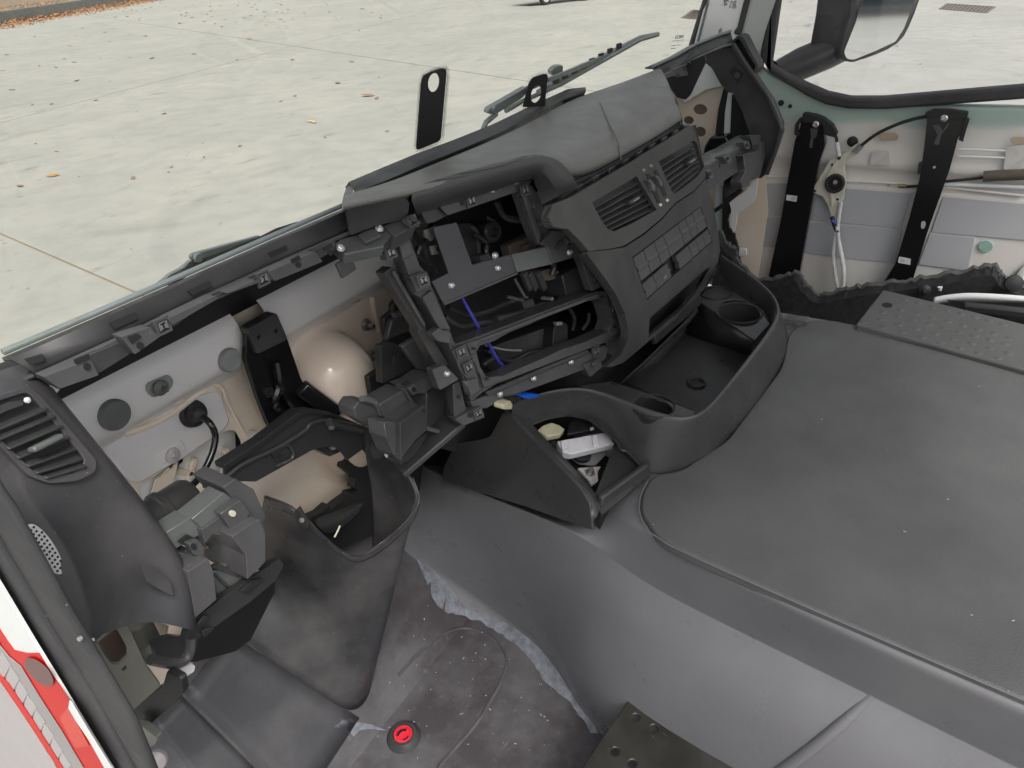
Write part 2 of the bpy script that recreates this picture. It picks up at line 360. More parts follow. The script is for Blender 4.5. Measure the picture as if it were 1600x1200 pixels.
LM = [leaf_mesh(c) for c in ('leafa', 'leafb', 'leafc', 'leafy')]
zA = zc(0, 0, .375)
lv = [(222, 732, 0, 30), (235, 628, 1, 16), (683, 473, 1, 20), (1310, 510, 1, 20), (1170, 422, 0, 12), (570, 465, 2, 6), (320, 337, 1, 18), (308, 260, 2, 12), (635, 243, 1, 16), (808, 225, 1, 18), (268, 246, 0, 10), (163, 275, 2, 10), (232, 281, 2, 12), (215, 433, 1, 14), (135, 437, 2, 9), (400, 418, 2, 14), (988, 250, 3, 12), (1128, 235, 1, 12), (1220, 250, 1, 15), (1465, 258, 2, 16), (541, 241, 2, 8), (420, 245, 2, 8), (457, 175, 2, 9), (542, 145, 2, 9), (606, 151, 2, 11), (438, 135, 0, 9), (308, 149, 1, 12), (343, 118, 0, 10), (750, 130, 1, 12), (748, 98, 0, 10), (850, 90, 0, 12), (925, 112, 2, 14), (1040, 163, 0, 22), (1108, 105, 2, 8), (1148, 122, 1, 10), (1100, 48, 0, 10), (1050, 30, 3, 12), (1085, 5, 3, 14), (918, 22, 3, 14), (880, 12, 3, 12), (878, 46, 0, 12), (940, 82, 0, 10), (800, 74, 0, 10), (755, 63, 0, 10), (975, 58, 3, 10), (1035, 13, 0, 10), (1372, 50, 1, 10), (1510, 38, 0, 16), (1355, 12, 3, 9), (1180, 60, 0, 8), (1498, 128, 2, 8), (1580, 322, 2, 9), (715, 696, 2, 12), (702, 716, 2, 10), (850, 655, 2, 12), (1000, 608, 2, 14), (1355, 572, 2, 12), (1570, 410, 2, 20), (555, 742, 2, 20), (85, 775, 2, 20), (50, 375, 2, 14), (28, 229, 2, 10), (12, 293, 1, 14), (145, 153, 1, 10), (480, 72, 0, 10), (530, 70, 0, 14), (290, 192, 2, 9), (1018, 215, 1, 10), (1230, 400, 2, 14), (788, 634, 2, 6), (845, 595, 2, 8), (458, 338, 2, 8), (148, 598, 2, 10), (470, 575, 2, 6), (330, 735, 2, 8)]
lpts = [(u * .375, v * .375, c, w * .375) for u, v, c, w in lv] + [(487, 190, 1, 9), (605, 205, 2, 5), (528, 130, 2, 8), (575, 150, 2, 14), (1268, 75, 2, 3), (1401, 72, 2, 4), (1390, 72, 2, 3), (1236, 3, 2, 5), (1438, 100, 2, 3)]
for i in range(60): lpts.append((random.uniform(150, 620), random.uniform(2, 38), random.choice((0, 0, 1, 3)), random.uniform(2, 4)))
for u, v, c, w in lpts:
    p = P(u, v, z=GZ + .01); dist = (p - EYE).length; s = min(.78 * w / FOC * dist, .17)
    inst(LM[c], 'fallen_leaf', p, (random.uniform(-.2, .2), random.uniform(-.2, .2), random.uniform(0, 6.28)), None, (s, s, s))
    o = bpy.data.objects[bpy.data.objects[-1].name] if False else None
for o in COL.objects:
    if o.name.startswith('fallen_leaf'): o['label'] = 'dry brown leaf lying on the pale concrete yard'; o['category'] = 'leaf'; o['group'] = 'fallen leaves scattered over the concrete yard'
b = MB()
M_['drift'] = None
dm, dn, db = nodes('leaf_litter'); oi = tex(dn, 3.0, 6, .8, True)
dn.links.new(ramp(dn, oi, [(.3, (.16, .07, .03)), (.5, (.36, .17, .07)), (.7, (.42, .27, .12))]), db.inputs['Base Color']); db.inputs['Roughness'].default_value = .85; M_['drift'] = dm
bmx = b.bm; L = (kb - ka).length + 30
for i in range(8000):
    t = random.uniform(-14, L); q = random.random()
    if q < .8: w = -abs(random.gauss(0, 1.25)); z = GZ + .01 + random.uniform(.0, .28) * max(0, 1 + w / 2.2)
    else: w = random.uniform(.9, 6); z = GZ + .73 + random.random() * .08
    p = ka + kd * t + kn * w; p.z = z; a = random.uniform(0, 6.28); s = random.uniform(.07, .13); r = V((math.cos(a), math.sin(a), random.uniform(-.5, .5))) * s; q2 = V((-math.sin(a), math.cos(a), random.uniform(-.5, .5))) * s * .55
    bmx.faces.new([bmx.verts.new(x) for x in (p - r, p - q2, p + r, p + q2)])
b.build('leaf_drift', 'drift', smooth=0, kind='stuff', label='orange drift of dry leaves heaped along the dark kerb', cat='leaf drift', group='leaf drift')
# drain grates
for (quad, lab) in ((((1066, 28), (1082, 16), (1099, 17), (1088, 30)), 'small rusty drain grate seen through the windscreen corner'), (((1469, 14), (1480, 6), (1554, 11), (1541, 20)), 'rusty drain grate seen through the passenger window')):
    q = [P(u, v, z=GZ + .006) for u, v in quad]; c = sum(q, V()) / 4
    t = thing('drain_grate', lab, 'drain grate', c)
    b = MB()
    for i in range(4): b.bar(q[i], q[(i + 1) % 4], .09, .03, Za)
    b.build('frame', 'iron', t)
    for k in range(1, 12):
        f = k / 12; MB().bar(q[0].lerp(q[1], f) if False else q[0].lerp(q[3], f), q[1].lerp(q[2], f), .07, .02, Za).build('slat', 'iron', t)
    MB().prism([p - Za * .004 for p in q], Za, .002).build('pit', flat('pit_dark', (.05, .04, .035), .9), t)
# corrugated hall far behind the truck, seen in the door mirror
HL = thing('corrugated_hall', 'blue grey corrugated hall reflected in the passenger door mirror', 'building', V((0, -42, GZ)))
pf_ = []
for k in range(22): z = GZ + .3 + k * .32; pf_ += [(-42.0, z), (-42.0, z + .16), (-42.08, z + .20), (-42.08, z + .28)]
MB().grid([[V((x, y, z)) for y, z in pf_] for x in (-30, 0, 30)]).build('cladding', paint('cladding_paint', (.13, .15, .17), .5), HL, smooth=0)
MB().box(V((0, -42.2, GZ + .15)), Xa * 30, Ya * .3, Za * .15).build('plinth', 'concrete', HL)
MB().box(V((0, -46, GZ + 3.6)), Xa * 30, Ya * 3.8, Za * 3.6).build('wall', 'grey', HL)
# parked car at the far edge of the yard: only the tyre reaches into the picture
pc = P(852, 8, z=GZ); t = thing('parked_car', 'dark tyre of a car parked at the far edge of the concrete yard', 'car', pc)
cd = V((.9, -.43, 0)).normalized(); cn = V((.43, .9, 0)).normalized()
for k in (0, 2.7):
    w = MB().cyl(pc + cd * k + Za * .33 - cn * .11, cn, .33, .22, 28).build('wheel', 'black', t, bev=.03)
    MB().cyl(pc + cd * k + Za * .33 - cn * .115, cn, .2, .05, 20).build('rim', 'grey2', w, bev=.01)
prof = [(-.85, .35), (-.9, .75), (-.6, .95), (.3, 1.0), (.9, 1.42), (2.4, 1.42), (3.2, 1.0), (3.55, .9), (3.6, .4), (3.1, .3), (-.4, .3)]
MB().prism([pc + cd * a + Za * h + cn * .05 for a, h in prof], -cn, 1.6).build('body', paint('dark_car_paint', (.03, .035, .045), .25), t, bev=.06, seg=3)
# ================================================================== WINDSCREEN
def wsy(x, z): return .83 - .09 * ((x - 1.25) / 1.13) ** 2 - .25 * (z - 1.09)
def PW(u, v, off=0):
    d = ray(u, v); lo, hi = .3, 6.0
    f = lambda t: (EYE + d * t).y - wsy((EYE + d * t).x, (EYE + d * t).z) - off
    for _ in range(50):
        md = (lo + hi) / 2
        if f(md) < 0: lo = md
        else: hi = md
    return EYE + d * lo
def pl_ws(u, v, off=0):
    p = PW(u, v, off); return (p, V((-.18 * (p.x - 1.25) / 1.277, -1, -.25)).normalized())
rows = [[V((x, wsy(x, z), z)) for x in [.06 + 2.2 * k / 14 for k in range(15)]] for z in (1.05, 1.3, 1.6, 2.0)]
ws = MB().grid(rows).build('windscreen', 'glass', None, solid=.005, label='windscreen glass above the stripped dashboard with black printed tabs', cat='windscreen')
z1 = zc(500, 60, .3125)
for out, hole, (cu, cv) in ((rnd(z1((482, 562), (510, 200), (530, 178), (618, 146), (635, 160), (604, 512)), 6), ell(678, 129, 9, 15, 8), (670, 170)),
                      (rnd(z1((1020, 326), (1045, 225), (1065, 195), (1128, 175), (1141, 186), (1128, 300), (1128, 340), (1015, 345)), 5), ell(838, 147, 8, 14, 14), (838, 140))):
    pl = pl_ws(cu, cv, -.004)
    tb = MB().plate(out, pl, .0015, [hole]).build('printed_tab', 'frit', ws)
    d = MB(); cx = sum(p[0] for p in out) / len(out); cy = sum(p[1] for p in out) / len(out)
    for ring, rr in ((1, .0011), (2, .0008), (3, .0005)):
        for i in range(len(out)):
            a, b = V(out[i - 1]), V(out[i]); L = (b - a).length; nrm = V((b - a).yx); 
            if L < .5: continue
            nrm = V(((b - a).y, -(b - a).x)).normalized(); mid = (a + b) / 2
            if nrm.dot(mid - V((cx, cy))) < 0: nrm = -nrm
            nn = max(1, int(L / 2.1))
            for k in range(nn):
                q = a + (b - a) * ((k + .5 * (ring % 2)) / nn) + nrm * (ring * 1.7 - .4); d.cyl(P(q.x, q.y, pl=pl), pl[1], rr, .0006, 5)
    d.build('frit_dots', 'frit', tb, smooth=0, kind='stuff')
# mirrored maker's print low in the far corner
def text3d(s, p, right, up, h, mat, name, parent, wide=1, bold=0):
    cu = bpy.data.curves.new('t', 'FONT'); cu.body = s; cu.size = 1; cu.align_x = 'CENTER'; cu.offset = bold
    o = bpy.data.objects.new('t', cu); COL.objects.link(o); bpy.context.view_layer.update(); me = bpy.data.meshes.new_from_object(o.evaluated_get(bpy.context.evaluated_depsgraph_get()))
    bpy.data.objects.remove(o); n = right.cross(up).normalized()
    b = MB(); b.bm.from_mesh(me); bpy.data.meshes.remove(me)
    for v in b.bm.verts: v.co = p + right * v.co.x * h * wide + up * v.co.y * h + n * v.co.z
    return b.build(name, mat, parent, smooth=0)
pl = pl_ws(1058, 62, -.004); rt = (P(1070, 58, pl=pl) - P(1050, 60, pl=pl)).normalized(); up = (P(1056, 50, pl=pl) - P(1053.5, 62, pl=pl)).normalized()
gs = (P(1056, 52, pl=pl) - P(1054, 62, pl=pl)).length / 10
text3d('IVECO', P(1061, 60, pl=pl), -rt, up, gs * 7.2, 'ink', 'lettering', ws, 1.55, .035)
b = MB()
for (u0, v0, u1, v1) in ((1051, 64.2, 1055, 63.8), (1056.5, 63.6, 1060, 63.3), (1061, 63.1, 1064, 62.8), (1065, 62.7, 1068, 62.3), (1049, 71.5, 1056, 70.8), (1058, 70.5, 1063, 70.1), (1048, 76, 1056, 75.3)): b.bar(P(u0, v0, pl=pl), P(u1, v1, pl=pl), gs * .7, .0004, pl[1])
b.build('fine_print', 'ink', ws, smooth=0)
# windscreen wipers outside the glass
t = thing('windscreen_wiper', 'grey windscreen wiper with long blade standing right of the printed tabs', 'wiper', PW(790, 172, .05))
pl = pl_ws(800, 165, .045)
MB().plate(rnd(z1((838, 378), (846, 352), (1035, 243), (1052, 255), (1010, 300), (880, 380)), 4), pl, .012).build('arm_hinge', 'wiper', t, bev=.002)
MB().tube([PW(*p, off=.05) for p in z1((880, 378), (830, 420), (815, 460))], .006).build('arm_link', 'wiper', t)
MB().cyl(P(770, 170, pl=pl), pl[1], .006, .006, 12).build('pivot', 'wiper', t)
MB().bar(PW(*z1((1035, 252))[0], off=.045), PW(960, 82, off=.05), .010, .008, V((0, -1, 0))).build('arm', 'wiper', t, bev=.001)
MB().tube([PW(*p, off=.045) for p in z1((930, 362), (1010, 315), (1200, 232), (1400, 120), (1600, 8), (1690, -18))], .0055, 6).build('blade', 'wiper', t)
MB().tube([PW(*p, off=.055) for p in z1((1090, 268), (1200, 205), (1400, 97), (1600, -5), (1690, -22))], .006, 6).build('blade_carrier', 'wiper', t)
MB().plate(rnd(z1((1155, 165), (1180, 140), (1215, 133), (1216, 165), (1190, 190), (1168, 190)), 3), pl_ws(868, 110, .06), .012).build('washer_nozzle', 'wiper', t, bev=.002)
b = MB()
for k in range(8): u, v = z1((1180 + k * 45, 212 - k * 25))[0]; b.box(PW(u, v, .05), Xa * .012, Ya * .003, Za * .006)
b.build('carrier_clip', 'black', t)
z3 = zc(0, 300, .2834)
t = thing('windscreen_wiper', 'folded grey wiper arm lying along the left glass edge over the yard', 'wiper', PW(310, 400, .05))
MB().plate(rnd(z3((1050, 365), (1062, 342), (1090, 334), (1440, 240), (1445, 258), (1100, 384), (1065, 382)), 5), pl_ws(340, 385, .045), .005).build('arm', 'wiper', t, bev=.002)
MB().plate(rnd(z3((870, 515), (940, 455), (1010, 420), (1055, 375), (1085, 385), (1020, 440), (945, 475), (920, 515)), 4), pl_ws(280, 430, .05), .005).build('arm_link', 'wiper', t, bev=.002)
MB().cyl(P(*z3((1083, 355))[0], pl=pl_ws(340, 385, .04)), V((0, -1, -.2)), .006, .006, 12).build('pivot', 'wiper', t)
MB().tube([PW(*p, off=.045) for p in z3((930, 505), (1100, 395), (1440, 262), (1530, 215), (1640, 180))], .005, 6).build('blade', 'black', t)
# outer cowl under the glass
rows = [[V((x, wsy(x, 1.09) + dy, z)) for x in [.0 + 2.3 * k / 14 for k in range(15)]] for dy, z in ((.02, 1.03), (.05, 1.02), (.16, 1.0), (.2, .9), (.22, .3), (.2, -.4))]
MB().grid(rows).build('front_panel', 'white', None, solid=.003, label='outer front skin of the cab below the windscreen', cat='body panel')
# ================================================================== FIREWALL
FW = thing('firewall', 'cream painted bulkhead with rubber plugs and a round bulge left of the frame', 'bulkhead', V((.6, .97, .3)))
zb = zc(0, 500, .2834); zd = zc(400, 320, .25)
cream_pl = PLY(.965)
holes = [rnd([tuple(p) for p in zb((760, 915), (1010, 770), (1240, 610), (1300, 605), (1345, 690), (1230, 800), (1180, 1010), (960, 1090), (800, 1040))], 8)]
b = MB(); o_, n__ = cream_pl
out = [V((.10, .965, .02)), V((1.25, .965, .02)), V((1.25, .965, .97)), V((.10, .965, .97))]
b.prism(out, n__, .004, [[P(*p, pl=cream_pl) for p in holes[0]]]); b.build('sheet', 'cream', FW)
# stepped upper beam, real section run along the cab
def xprofile(x0, x1, prof, n=6): return [[V((x0 + (x1 - x0) * k / n, y, z)) for y, z in prof] for k in range(n + 1)]
for x0, x1 in ((.12, .50), (.555, .93)):
    MB().grid(xprofile(x0, x1, [(.97, .935), (.945, .925), (.928, .908), (.925, .87), (.926, .848), (.935, .838), (.955, .826), (.968, .80)])).build('upper_beam', 'greyprimer', FW, sub=1)
# sealant seam under the beam
for pts in (zb((540, 690), (700, 600), (830, 530), (900, 470), (1000, 440)), zb((690, 630), (850, 570), (960, 510), (1000, 480), (1100, 405), (1180, 380))):
    MB().tube(cr([P(*p, y=.9585) for p in pts], 5), .005, 8).build('sealant', 'cream', FW)
for pts in (zd((300, 735), (420, 680), (500, 640), (640, 585)), zd((210, 790), (330, 720), (480, 640), (620, 540))):
    MB().tube(cr([P(*p, y=.964) for p in pts], 5), .006, 8).build('sealant', 'tan', FW)
# pressed panel outlines
MB().tube(cr([P(*p, y=.963) for p in zb((1000, 440), (1090, 395), (1180, 362), (1225, 380), (1250, 450), (1320, 580), (1380, 680))], 6), .004, 8).build('pressed_rib', 'cream', FW)
MB().plate(rnd(zb((560, 690), (980, 480), (1180, 385), (1215, 400), (1270, 560), (1240, 605), (1010, 765), (760, 905), (700, 880)), 8), PLY(.959), .005).build('pressed_panel', 'greyprimer', FW, bev=.003)
MB().plate(rnd(zb((810, 1060), (930, 1000), (1000, 660 + 60), (1010, 780), (860, 880)), 3), PLY(.962), .003).build('pressed_panel', 'cream', FW, bev=.002)
# ribbed cavity behind the opening
MB().prism([V((.2, 1.03, .3)), V((.7, 1.03, .3)), V((.7, 1.03, .95)), V((.2, 1.03, .95))], V((0, -1, 0)), .004).build('cavity_wall', 'tan', FW)
for a, c in ((zb((1030, 740), (960, 960))), (zb((830, 870), (780, 1000))), (zb((860, 800), (1260, 870))), (zb((1200, 700), (1260, 800))), (zb((960, 980), (1180, 880)))):
    MB().bar(P(*a, y=1.0), P(*c, y=1.0), .012, .05, V((0, 1, 0))).build('rib', 'cream', FW, bev=.003)
MB().plate(rnd(zb((1255, 615), (1300, 605), (1345, 690), (1300, 740), (1280, 720)), 3), PLY(.995), .003).build('slot_shadow_gap', 'black', FW)
# plugs, studs, pads
for uv, r, mt, dy in (((636, 524), .021, 'rubplug', .921), ((1270, 222), .0185, 'rubplug2', .92)):
    p = P(*zb(uv)[0], y=dy); MB().lathe(p, V((0, -1, .06)), [(r * 1.06, -.012), (r * 1.06, .001), (r * .95, .004), (0.0001, .0045)], 28).build('rubber_plug', mt, FW)
p = P(*zb((880, 372))[0], y=.921)
MB().plate(rnd(zb((812, 352), (930, 300), (960, 330), (950, 375), (850, 432), (812, 400)), 5), PLY(.9225), .003).build('stud_pad', 'rubplug2', FW, bev=.001)
MB().lathe(p, V((0, -1, 0)), [(.012, 0), (.012, .004), (.009, .007), (.004, .008), (.003, .018), (.0001, .018)], 16).build('stud', 'rubplug', FW)
for uv in ((945, 742), (1395, 648)):
    p = P(*zb(uv)[0], y=.959); MB().lathe(p, V((0, -1, .1)), [(.014, -.004), (.012, .006), (.006, .008), (.005, .001), (.0001, .001)], 18).build('weld_nut', 'grey2', FW)
MB().plate(rnd(zb((850, 760), (1005, 660), (1025, 715), (900, 800)), 3), PLY(.9575), .003).build('stud_pad', 'greyprimer', FW, bev=.001)
# round bulge pressed towards the cab
c = P(504, 590, y=.965)
rows = []
for rr, dp in [(1.22, 0), (1.12, .015), (1.04, .07)] + [(math.cos(k * math.pi / 16) ** .62, max(.14, math.sin(k * math.pi / 16))) for k in range(9)]:
    rows.append([V((c.x + .092 * rr * math.cos(a) + .01 * (math.sin(a) < 0), .968 - .105 * dp, c.z + (.100 if math.sin(a) > 0 else .24) * rr * math.sin(a))) for a in [2 * math.pi * k / 20 for k in range(20)]])
MB().grid(rows, closed=True).build('bulge', paint('glossy_cream_paint', (.72, .62, .55), .12, tint=(.68, .55, .44), scale=3), FW, sub=1)
for uv in ((690, 750), (722, 942)):
    p = P(*zd(uv)[0], y=.96); MB().lathe(p, V((0, -1, 0)), [(.013, -.002), (.011, .006), (.006, .008), (.005, .02), (.0001, .02)], 14).build('stud', 'clipsteel', FW)
MB().tube(cr([P(*p, y=.962) for p in zd((730, 575), (735, 640), (765, 790))], 5), .006).build('pressed_rib', 'cream', FW)
# black sound felt hung between the rail and the beam
MB().grid([[V((x, y, z)) for x in [.1 + 1.0 * k / 10 for k in range(11)]] for y, z in ((.74, 1.058), (.84, 1.04), (.93, .985), (.945, .915))]).build('sound_felt', 'black', None, solid=.004, label='black sound felt strip between the dash rail and the cream bulkhead', cat='felt')
# round grommet with its black cable
t = thing('wire_grommet', 'black rubber grommet with a curved cable through the cream bulkhead', 'grommet', P(302, 648, y=.957))
p = P(*zb((1060, 515))[0], y=.957); ax = (P(*zb((1120, 530))[0], y=.905) - p).normalized()
MB().lathe(p, ax, [(.023, -.002), (.022, .006), (.015, .010), (.0135, .024), (.011, .026), (.0095, .042), (.006, .044), (.0001, .044)], 20).build('boot', 'black', t)
pts = [P(u, v, y=y) for (u, v), y in zip(zb((1120, 535), (1165, 580), (1187, 650), (1160, 760), (1090, 880), (1000, 955)), (.91, .895, .89, .885, .88, .87))]
MB().tube(cr(pts, 6), .0052, 10).build('cable', 'blackgloss', t)
# brake cylinder
a, c = P(228, 822, y=.80), P(290, 782, y=.80); ax = (c - a).normalized()
MB().lathe(a - ax * .05, ax, [(.030, 0), (.030, .07), (.033, .072), (.033, .08), (.030, .082), (.030, .115), (.026, .122), (.0001, .122)], 26).build('cylinder_cap', 'gloss', None, label='ribbed black cylinder lying behind the left vent pod below the cable', cat='cylinder')
# ================================================================== STEERING SUPPORT BRACKET
t = thing('steering_bracket', 'black pressed steel bracket bolted in front of the cream bulkhead', 'bracket', P(420, 500, y=.9))
pl = PLY(.905)
MB().plate(rnd([(385, 522), (430, 488), (446, 520), (470, 590), (478, 605), (524, 645), (440, 700), (420, 664), (406, 630), (384, 562)], 4), pl, .010).build('web', 'blackgloss', t, bev=.004)
MB().plate(rnd([(388, 514), (432, 488), (450, 530), (402, 554)], 5), pl, .02, [ell(405, 527, 3, 3.5), ell(432, 517, 3, 3.5)], off=.008).build('top_plate', 'plastic', t, bev=.003)
MB().tube(cr([P(u, v, y=.896) for u, v in ((432, 575), (437, 600), (430, 628), (445, 645), (470, 655))], 5), .008).build('pressed_rib', 'blackgloss', t)
MB().tube(cr([P(u, v, y=.893) for u, v in ((432, 565), (442, 612), (462, 640))], 5), .007).build('pressed_rib', 'blackgloss', t)
MB().lathe(P(418, 612, pl=pl), V((0, -1, 0)), [(.010, 0), (.010, .006), (.0055, .006), (.0055, .012), (.0001, .012)], 6).build('bolt', 'black', t, smooth=20)
MB().bar(P(470, 605, y=.895), P(527, 647, y=.87), .02, .03, Za).build('flange', 'blackgloss', t, bev=.004)
# ================================================================== DASH RAIL UNDER THE WINDSCREEN (left)
RL = thing('dash_rail', 'long black dash rail with clip sockets under the left windscreen edge', 'dash rail', P(300, 460, z=1.07))
def ln(pts, z): return [P(u, v, z=z) for u, v in pts]
top = ln([(17, 560), (160, 498), (300, 436), (450, 369), (552, 324)], 1.085)
bot = ln([(50, 580), (180, 522), (310, 460), (450, 397), (547, 356)], 1.066)
MB().grid([[p + Ya * .02 - Za * .004 for p in top], top, bot, [p - Za * .006 for p in bot]]).build('top_band', 'plastic', RL, solid=.004)
MB().tube(cr([p + V((0, .012, .004)) for p in top], 4), .0035, 8).build('glass_strip', 'wiper', RL)
MB().tube(cr([p + V((0, -.006, -.004)) for p in bot], 4), .0032, 6).build('edge_bead', 'frame', RL)
def qd(pts): return rnd(z3(*pts), 1.5)
for q in (((130, 920), (225, 893), (240, 930), (165, 950)), ((600, 722), (742, 665), (752, 702), (625, 760)), ((1032, 548), (1152, 492), (1165, 520), (1055, 572)), ((1472, 338), (1572, 292), (1580, 322), (1490, 362)), ((1870, 185), (1925, 165), (1940, 200), (1885, 222))):
    c4 = [P(u, v, pl=plane3(top[1], bot[1], top[3])) for u, v in z3(*q)]
    n = plane3(top[1], bot[1], top[3])[1]
    MB().prism([p + n * .0025 for p in c4], n, .002).build('slot', 'black', RL)
rp = plane3(P(130, 570, y=.715), P(480, 415, y=.715), P(130, 575, y=.713)); rp = PLY(.712)
MB().plate(z3((215, 1010), (640, 835), (860, 735), (1190, 575), (1420, 470), (1590, 395), (1780, 300), (1850, 270), (1850, 318), (1740, 385), (1620, 440), (1440, 490), (1100, 640), (985, 730), (870, 800), (560, 995), (330, 1090), (240, 1040)), rp, .006).build('front_face', 'plastic', RL, bev=.001)
for q in (((240, 1020), (500, 925), (545, 1010), (330, 1085)), ((665, 800), (830, 745), (880, 800), (745, 895)), ((925, 700), (1190, 572), (1200, 590), (950, 735)), ((1250, 560), (1410, 485), (1440, 495), (1300, 545)), ((1480, 440), (1740, 330), (1780, 385), (1515, 492))):
    MB().plate(rnd(z3(*q), 2), rp, .016, off=.016).build('socket_block', 'frame', RL, bev=.002)
for q, c1 in ((((410, 925), (490, 893), (500, 920), (422, 952)), (482, 964)), (((705, 800), (760, 780), (785, 800), (730, 838)), (776, 848))):
    MB().plate(rnd(z3(*q), 1), rp, .002, off=.0175).build('socket_hole', 'black', RL)
    u, v = z3(c1)[0]; MB().plate(ell(u, v, 5.4, 5.8), rp, .002, off=.0175).build('socket_hole', 'black', RL)
for uv in ((462, 404), (512, 385)):
    MB().plate(rnd([(uv[0] - 7, uv[1] + 2), (uv[0] + 5, uv[1] - 5), (uv[0] + 9, uv[1] + 1), (uv[0] - 4, uv[1] + 8)], 1), rp, .002, off=.0175).build('socket_hole', 'black', RL)
    MB().plate(ell(uv[0] + 5, uv[1] + 10, 4, 4.4), rp, .002, off=.0175).build('socket_hole', 'black', RL)
for uv in ((252, 509), (409, 435)): clip(uv, rp, RL, .01, .95)
MB().bar(P(535, 405, y=.71), P(545, 428, y=.705), .03, .006, V((0, -1, 0))).build('hanging_tab', 'plastic', RL, bev=.002)
# arm from the rail to the instrument frame
SKA, SKB, SKD = P(640, 345, y=.70), P(735, 650, y=.62), P(955, 570, y=.50)
SK = plane3(SKA, SKB, SKD)
apl = plane3(P(530, 390, y=.715), P(530, 400, y=.705), P(640, 350, y=.69))
# ================================================================== INSTRUMENT FRAME (skeleton of the removed dash)
SF = thing('instrument_frame', 'stripped black instrument frame with screws and spring clips in the dash centre', 'dash frame', P(735, 650, pl=SK))
z5 = zc(600, 240, .25); z7 = zc(600, 440, .25)
def fr(pts, t=.03, off=0, mat='frame', name='frame_bar', holes=(), r=2, bev=.002):
    return MB().plate(rnd(pts, r, 2), SK, t, holes, off=off).build(name, mat, SF, bev=bev)
col_px = [(619, 370), (632, 410), (640, 432), (648, 460), (657, 465), (682, 502), (700, 522), (702, 540), (720, 582), (732, 615), (737, 628), (764, 605), (750, 582), (730, 537), (711, 537), (690, 482), (675, 447), (667, 427), (656, 415), (641, 372), (642, 360), (653, 350), (651, 337), (635, 341)]
fr(col_px, .035, name='left_column', r=1.5)
# raised steps on the column
fr(z5((135, 440), (200, 400), (215, 440), (175, 480), (135, 500)), .018, .012, name='column_step')
fr(z5((165, 770), (250, 735), (285, 765), (295, 835), (210, 870)), .022, .014, name='column_step')
fr(z5((85, 520), (150, 490), (185, 625), (120, 665)), .01, .008, name='column_step')
fr(z5((240, 900), (300, 850), (345, 950), (420, 1100), (350, 1100)), .008, .006, name='column_step')
fr(z7((300, 330), (340, 290), (420, 320), (420, 390), (340, 375)), .02, .02, name='column_step')
fr(z7((430, 430), (515, 385), (560, 520), (600, 620), (560, 660), (480, 560)), .01, .007, name='column_step')
fr(z7((520, 620), (590, 600), (600, 680), (545, 720)), .02, .016, name='column_step')
for uv in (z5((168, 428)) + z5((240, 790)) + z7((478, 438)) + z7((525, 535))): clip(uv, SK, SF, .03 if uv[1] < 450 and uv[0] < 670 else .012, 1.0)
# second, deeper column to its left
b2 = plane3(SKA + SK[1] * -.02, SKB + SK[1] * -.02, SKD + SK[1] * -.02)
MB().plate(rnd(zd((800, 425), (850, 385), (880, 420), (1055, 735), (1062, 780), (1210, 1000), (1140, 1025), (1012, 800), (1015, 765)), 2), SK, .03, off=-.022).build('side_column', 'plastic', SF, bev=.002)
MB().plate(rnd(zd((800, 300), (850, 275), (868, 330), (818, 350)), 2), SK, .02, off=.0).build('corner_tab', 'frame', SF, bev=.002)
clip(zd((838, 300))[0], SK, SF, .004, .95)
MB().plate(zd((850, 420), (870, 410), (1062, 745), (1055, 770)), SK, .012, off=-.012).build('column_rib', 'frame', SF, bev=.001)
MB().plate(rnd(zd((1100, 1030), (1180, 1000), (1270, 1090), (1150, 1160)), 3), SK, .02, off=.004).build('screw_tab', 'frame', SF, bev=.002)
screw(zd((1195, 1057))[0], SK, SF, .004)
# arm reaching to the dash rail
ap = plane3(P(530, 395, y=.708), P(625, 345, y=.69), P(625, 372, y=.672))
for q, off, t_ in ((((490, 245), (530, 215), (640, 185), (770, 100), (820, 150), (850, 190), (800, 245), (545, 300)), 0, .02), (((640, 185), (735, 140), (790, 190), (690, 235)), .008, .01), (((800, 130), (940, 70), (1005, 70), (1000, 125), (870, 200)), .005, .03)):
    MB().plate(rnd(zd(*q), 2), ap, t_, off=off).build('rail_arm', 'frame', SF, bev=.002)
MB().plate(zd((545, 300), (800, 248), (800, 262), (560, 312)), ap, .02, off=.004).build('arm_lip', 'frame2', SF, bev=.001)
for uv in ((530, 272), (772, 150)): screw(zd(uv)[0], ap, SF, .006, 1.05)
clip(zd((968, 112))[0], ap, SF, .012, 1)
# top bar under the brow
fr(z5((350, 335), (420, 285), (640, 190), (860, 140), (930, 165), (905, 205), (850, 235), (400, 388)), .03, name='top_bar')
fr(z5((225, 360), (345, 320), (400, 385), (320, 430), (270, 440)), .02, -.01, 'plastic', 'top_bar')
screw(z5((680, 225))[0], SK, SF, .001, 1.05); screw(z5((826, 172))[0], SK, SF, .001, 1.05); screw(z5((417, 285))[0], SK, SF, .001, .95)
clip(z5((540, 295))[0], SK, SF, .001, 1.0); MB().plate(ell(*z5((490, 310))[0], 3, 4), SK, .002, off=.0015).build('round_hole', 'black', SF)
# right column upper and lower
fr(z5((845, 235), (925, 190), (985, 300), (1010, 410), (1045, 460), (985, 520), (970, 575), (925, 470)), .025, -.004, name='right_column')
fr(z5((870, 270), (895, 262), (985, 520), (968, 565)), .012, .006, name='column_step')
clip(z5((876, 228))[0], SK, SF, .006, 1.0); clip(z5((918, 335))[0], SK, SF, .0, .8); clip(z5((975, 445))[0], SK, SF, .0, .75)
fr(z5((1195, 575), (1232, 600), (1365, 830), (1300, 862), (1245, 690)), .02, name='right_column')
clip(z5((1315, 785))[0], SK, SF, .002, .95)
